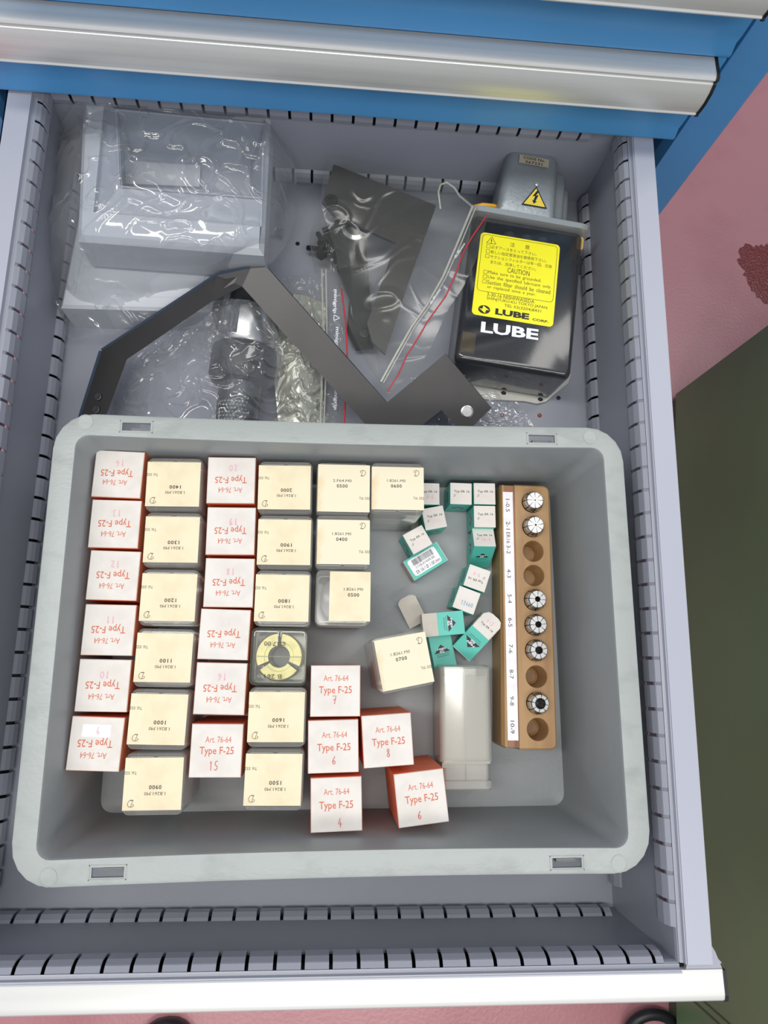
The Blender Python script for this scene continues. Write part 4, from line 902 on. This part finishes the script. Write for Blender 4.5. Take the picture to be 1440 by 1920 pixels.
foil = sheet([[(-68.4, 243.9, -102.0), (-49.0, 246.1, -100.0), (-29.2, 242.1, -104.0)], [(-74.2, 196.8, -98.0), (-51.3, 195.5, -92.0), (-30.6, 200.8, -102.0)], [(-70.0, 158.4, -98.0), (-49.6, 157.2, -92.0), (-29.7, 161.7, -102.0)], [(-66.5, 126.7, -102.0), (-48.5, 126.3, -98.0), (-28.9, 129.0, -104.0)]], 80, 100, 3.5, .05, 5.2, M['foil']).build('foil_packet', smooth=180)
tag(foil, 'crumpled silvery foil packet inside the resealable bag', 'packet')
film2 = sheet([[(46.7, 179.9, -108.0), (84.6, 178.3, -108.0), (137.0, 166.9, -108.0)], [(42.6, 133.6, -109.0), (84.4, 135.1, -108.0), (155.7, 138.4, -109.0)]], 90, 50, 1.4, .08, 9.4, M['bag']).build('film_sheet', smooth=180)
tag(film2, 'shiny wrinkled film on the drawer floor under the bracket end', 'film')

# ================================================================ BAG OF BLACK L PLATES
pb = thing('plate_bag', 'clear resealable bag with slanting red seal line holding black L plates', 'bag', (20, 270, DF))
b = sheet([[(-28.9, 353.8, -52.0), (6.5, 343.5, -48.0), (51.8, 335.3, -46.0), (82.4, 321.0, -44.0), (102.7, 300.1, -42.0)],
           [(-37.3, 310.6, -54.0), (3.0, 312.6, -54.0), (41.2, 302.7, -50.0), (69.4, 288.5, -48.0), (91.3, 263.2, -46.0)],
           [(-24.6, 272.3, -74.0), (4.6, 268.6, -64.0), (31.3, 257.2, -58.0), (53.5, 242.9, -56.0), (76.3, 225.9, -58.0)],
           [(-12.4, 222.5, -82.0), (6.3, 219.8, -74.0), (21.7, 213.0, -68.0), (35.9, 203.3, -66.0), (55.4, 191.0, -68.0)],
           [(7.8, 176.0, -84.0), (12.2, 169.9, -80.0), (15.6, 162.9, -76.0), (19.0, 156.0, -72.0), (26.1, 148.0, -72.0)]], 150, 150, .8, .02, 6.6, M['bag2'], crease=.3); bw(b, pb, 'bag_film', smooth=180)
b = MB(); b.tube([Vector(p) for p in ((89.9, 307.0, -41.0), (77.6, 274.4, -44.0), (65.7, 244.2, -48.0), (53.4, 221.6, -54.0), (41.6, 203.9, -58.0), (29.3, 180.9, -64.0), (17.8, 158.5, -69.0))], 1.1, M['seal'], 8)
b.tube([Vector(p) for p in ((92.6, 306.2, -41.0), (80.3, 273.6, -44.0), (68.0, 243.4, -48.0), (55.6, 220.8, -54.0), (43.8, 203.0, -58.0), (31.5, 180.0, -64.0), (20.0, 157.7, -69.0))], .6, M['seal'], 8); bw(b, pb, 'zip_seal', smooth=60, label='pale zip seal')
b = MB(); b.tube([Vector(p) for p in ((101.3, 298.3, -40.0), (90.7, 281.4, -42.0), (82.9, 266.9, -44.0), (75.5, 245.8, -48.0), (68.6, 229.2, -52.0), (54.4, 208.4, -58.0), (45.5, 191.8, -60.0), (38.8, 181.0, -62.0), (32.3, 165.5, -66.0), (23.3, 150.4, -70.0))], .55, M['red'], 6); bw(b, pb, 'red_line', smooth=60, label='red seal line')
b = MB(); b.tube([Vector(p) for p in ((65.8, 314.9, -60.0), (63.3, 328.6, -56.0), (64.9, 334.6, -54.0), (70.4, 337.1, -54.0), (76.9, 332.4, -54.0), (81.5, 324.5, -54.0), (89.6, 309.4, -44.0))], 1.0, M['seal'], 8); bw(b, pb, 'bag_edge_loop', smooth=60)
b = MB()
for p, w_ in ((Vector((79.0, 266.0, -42.0)), 16), (Vector((59.9, 227.7, -50.0)), 16)):
    st = len(b.v); text(b, 'minigrip', 0, 0, w_, 2.6, 0, M['whiteprint'], rot=radians(60)+pi, bold=.01); b.xf(Matrix.Translation(p), st)
bw(b, pb, 'bag_print', label='white lettering')
L1 = [(-26.9, 349.7, -57.6), (-35.7, 316.6, -62.9), (-24.9, 305.3, -64.8), (28.3, 285.0, -68.0), (18.7, 254.5, -72.9), (5.8, 214.5, -79.3), (10.4, 199.3, -81.7), (22.0, 189.0, -83.4), (41.5, 255.8, -72.7), (62.4, 319.8, -62.4)]
b = MB(); slab(b, L1, (0, 0, -3.5), M['bracket'], M['bracketedge']); b = b
l1 = b.build('angle_plate'); tag(l1, 'black L shaped steel plate on top inside the zip bag', 'plate')
l1.data.materials[0] = M['bracket']
b = MB(); q = Vector((-29.9, 317.9, -62.7)); b.lathe([(5.4, 0), (5.4, 1.2), (4.8, 1.8), (2.2, 1.8), (2.0, .8), (.1, .8)], M['black'], 24); b.xf(Matrix.Translation(q+Vector((2, 0, 0)))); b.build('screw_head', l1, smooth=40, label='black round screw head')
L2 = [(-18.4, 310.5, -90.0), (-34.2, 301.5, -90.0), (-9.3, 244.0, -95.0), (-10.8, 214.7, -97.0), (-2.0, 198.2, -98.0), (12.8, 200.5, -98.0), (8.9, 245.1, -95.0), (2.3, 314.6, -90.0)]
b = MB(); slab(b, L2, (0, 0, -4), M['black'], M['bracketedge']); l2 = b.build('flat_plate'); tag(l2, 'dark steel strip with a round hole beneath the L plate', 'plate')
b = MB(); q = Vector((5.0, 213.4, -96.6)); b.lathe([(4.4, 0), (4.4, .6), (3.4, .7), (3.2, .2), (.1, .2)], M['darksteel'], 20); b.xf(Matrix.Translation(q)); b.build('hole_rim', l2, smooth=40)
b = MB(); q = Vector((-6.6, 308.1, -89.0)); b.lathe([(6, 0), (12, 0), (12, 3), (9, 5), (6, 4)], M['steel'], 28); b.xf(Matrix.Translation(q)); tag(b.build('washer_ring', smooth=40), 'pale steel ring under the black L plate', 'ring')
b = sheet([[(8.9, 145.0, -90.0), (30.7, 153.4, -84.0), (57.7, 173.7, -84.0)], [(-15.2, 202.3, -92.0), (21.5, 177.5, -86.0), (48.4, 192.5, -84.0)]], 30, 30, 3, .06, 1.4, M['bag2'])
# bolts in their own small bag
sb = thing('screw_bag', 'small clear bag with black bolts beside the L plates', 'bag', (-40, 270, DF))
b = sheet([[(-41.1, 312.8, -82.0), (-28.1, 312.1, -76.0), (-13.8, 303.3, -82.0)], [(-47.0, 295.4, -90.0), (-30.9, 284.5, -74.0), (-8.5, 284.2, -84.0)], [(-41.3, 267.1, -96.0), (-26.5, 265.1, -84.0), (-10.4, 274.5, -90.0)]], 40, 40, 2, .06, 8.8, M['bag2']); bw(b, sb, 'bag_film', smooth=180)
for i, (p, a, wd) in enumerate((((-37.0, 302.2, -96.0), 20, 'at the upper left'), ((-30.4, 290.1, -97.0), -35, 'at the lower right'), ((-42.3, 292.0, -98.0), 70, 'at the lower left'), ((-28.8, 311.8, -96.0), 100, 'nearest the screw head'))):
    b = MB(); b.lathe([(6.2, 9), (6.2, 13.5), (5.6, 14.5), (3, 14.5), (2.8, 12), (.1, 12)], M['black'], 6); b.lathe([(3, -8), (3, 9)], M['darksteel'], 12)
    b.xf(Matrix.Rotation(radians(a), 4, 'Z') @ Matrix.Rotation(radians(62), 4, 'X') @ Matrix.Scale(.8, 4))
    o = b.build('hex_bolt', None, p, smooth=30); tag(o, 'small black bolt %s of the screw bag' % wd, 'bolt', 'black bolts in the small bag')
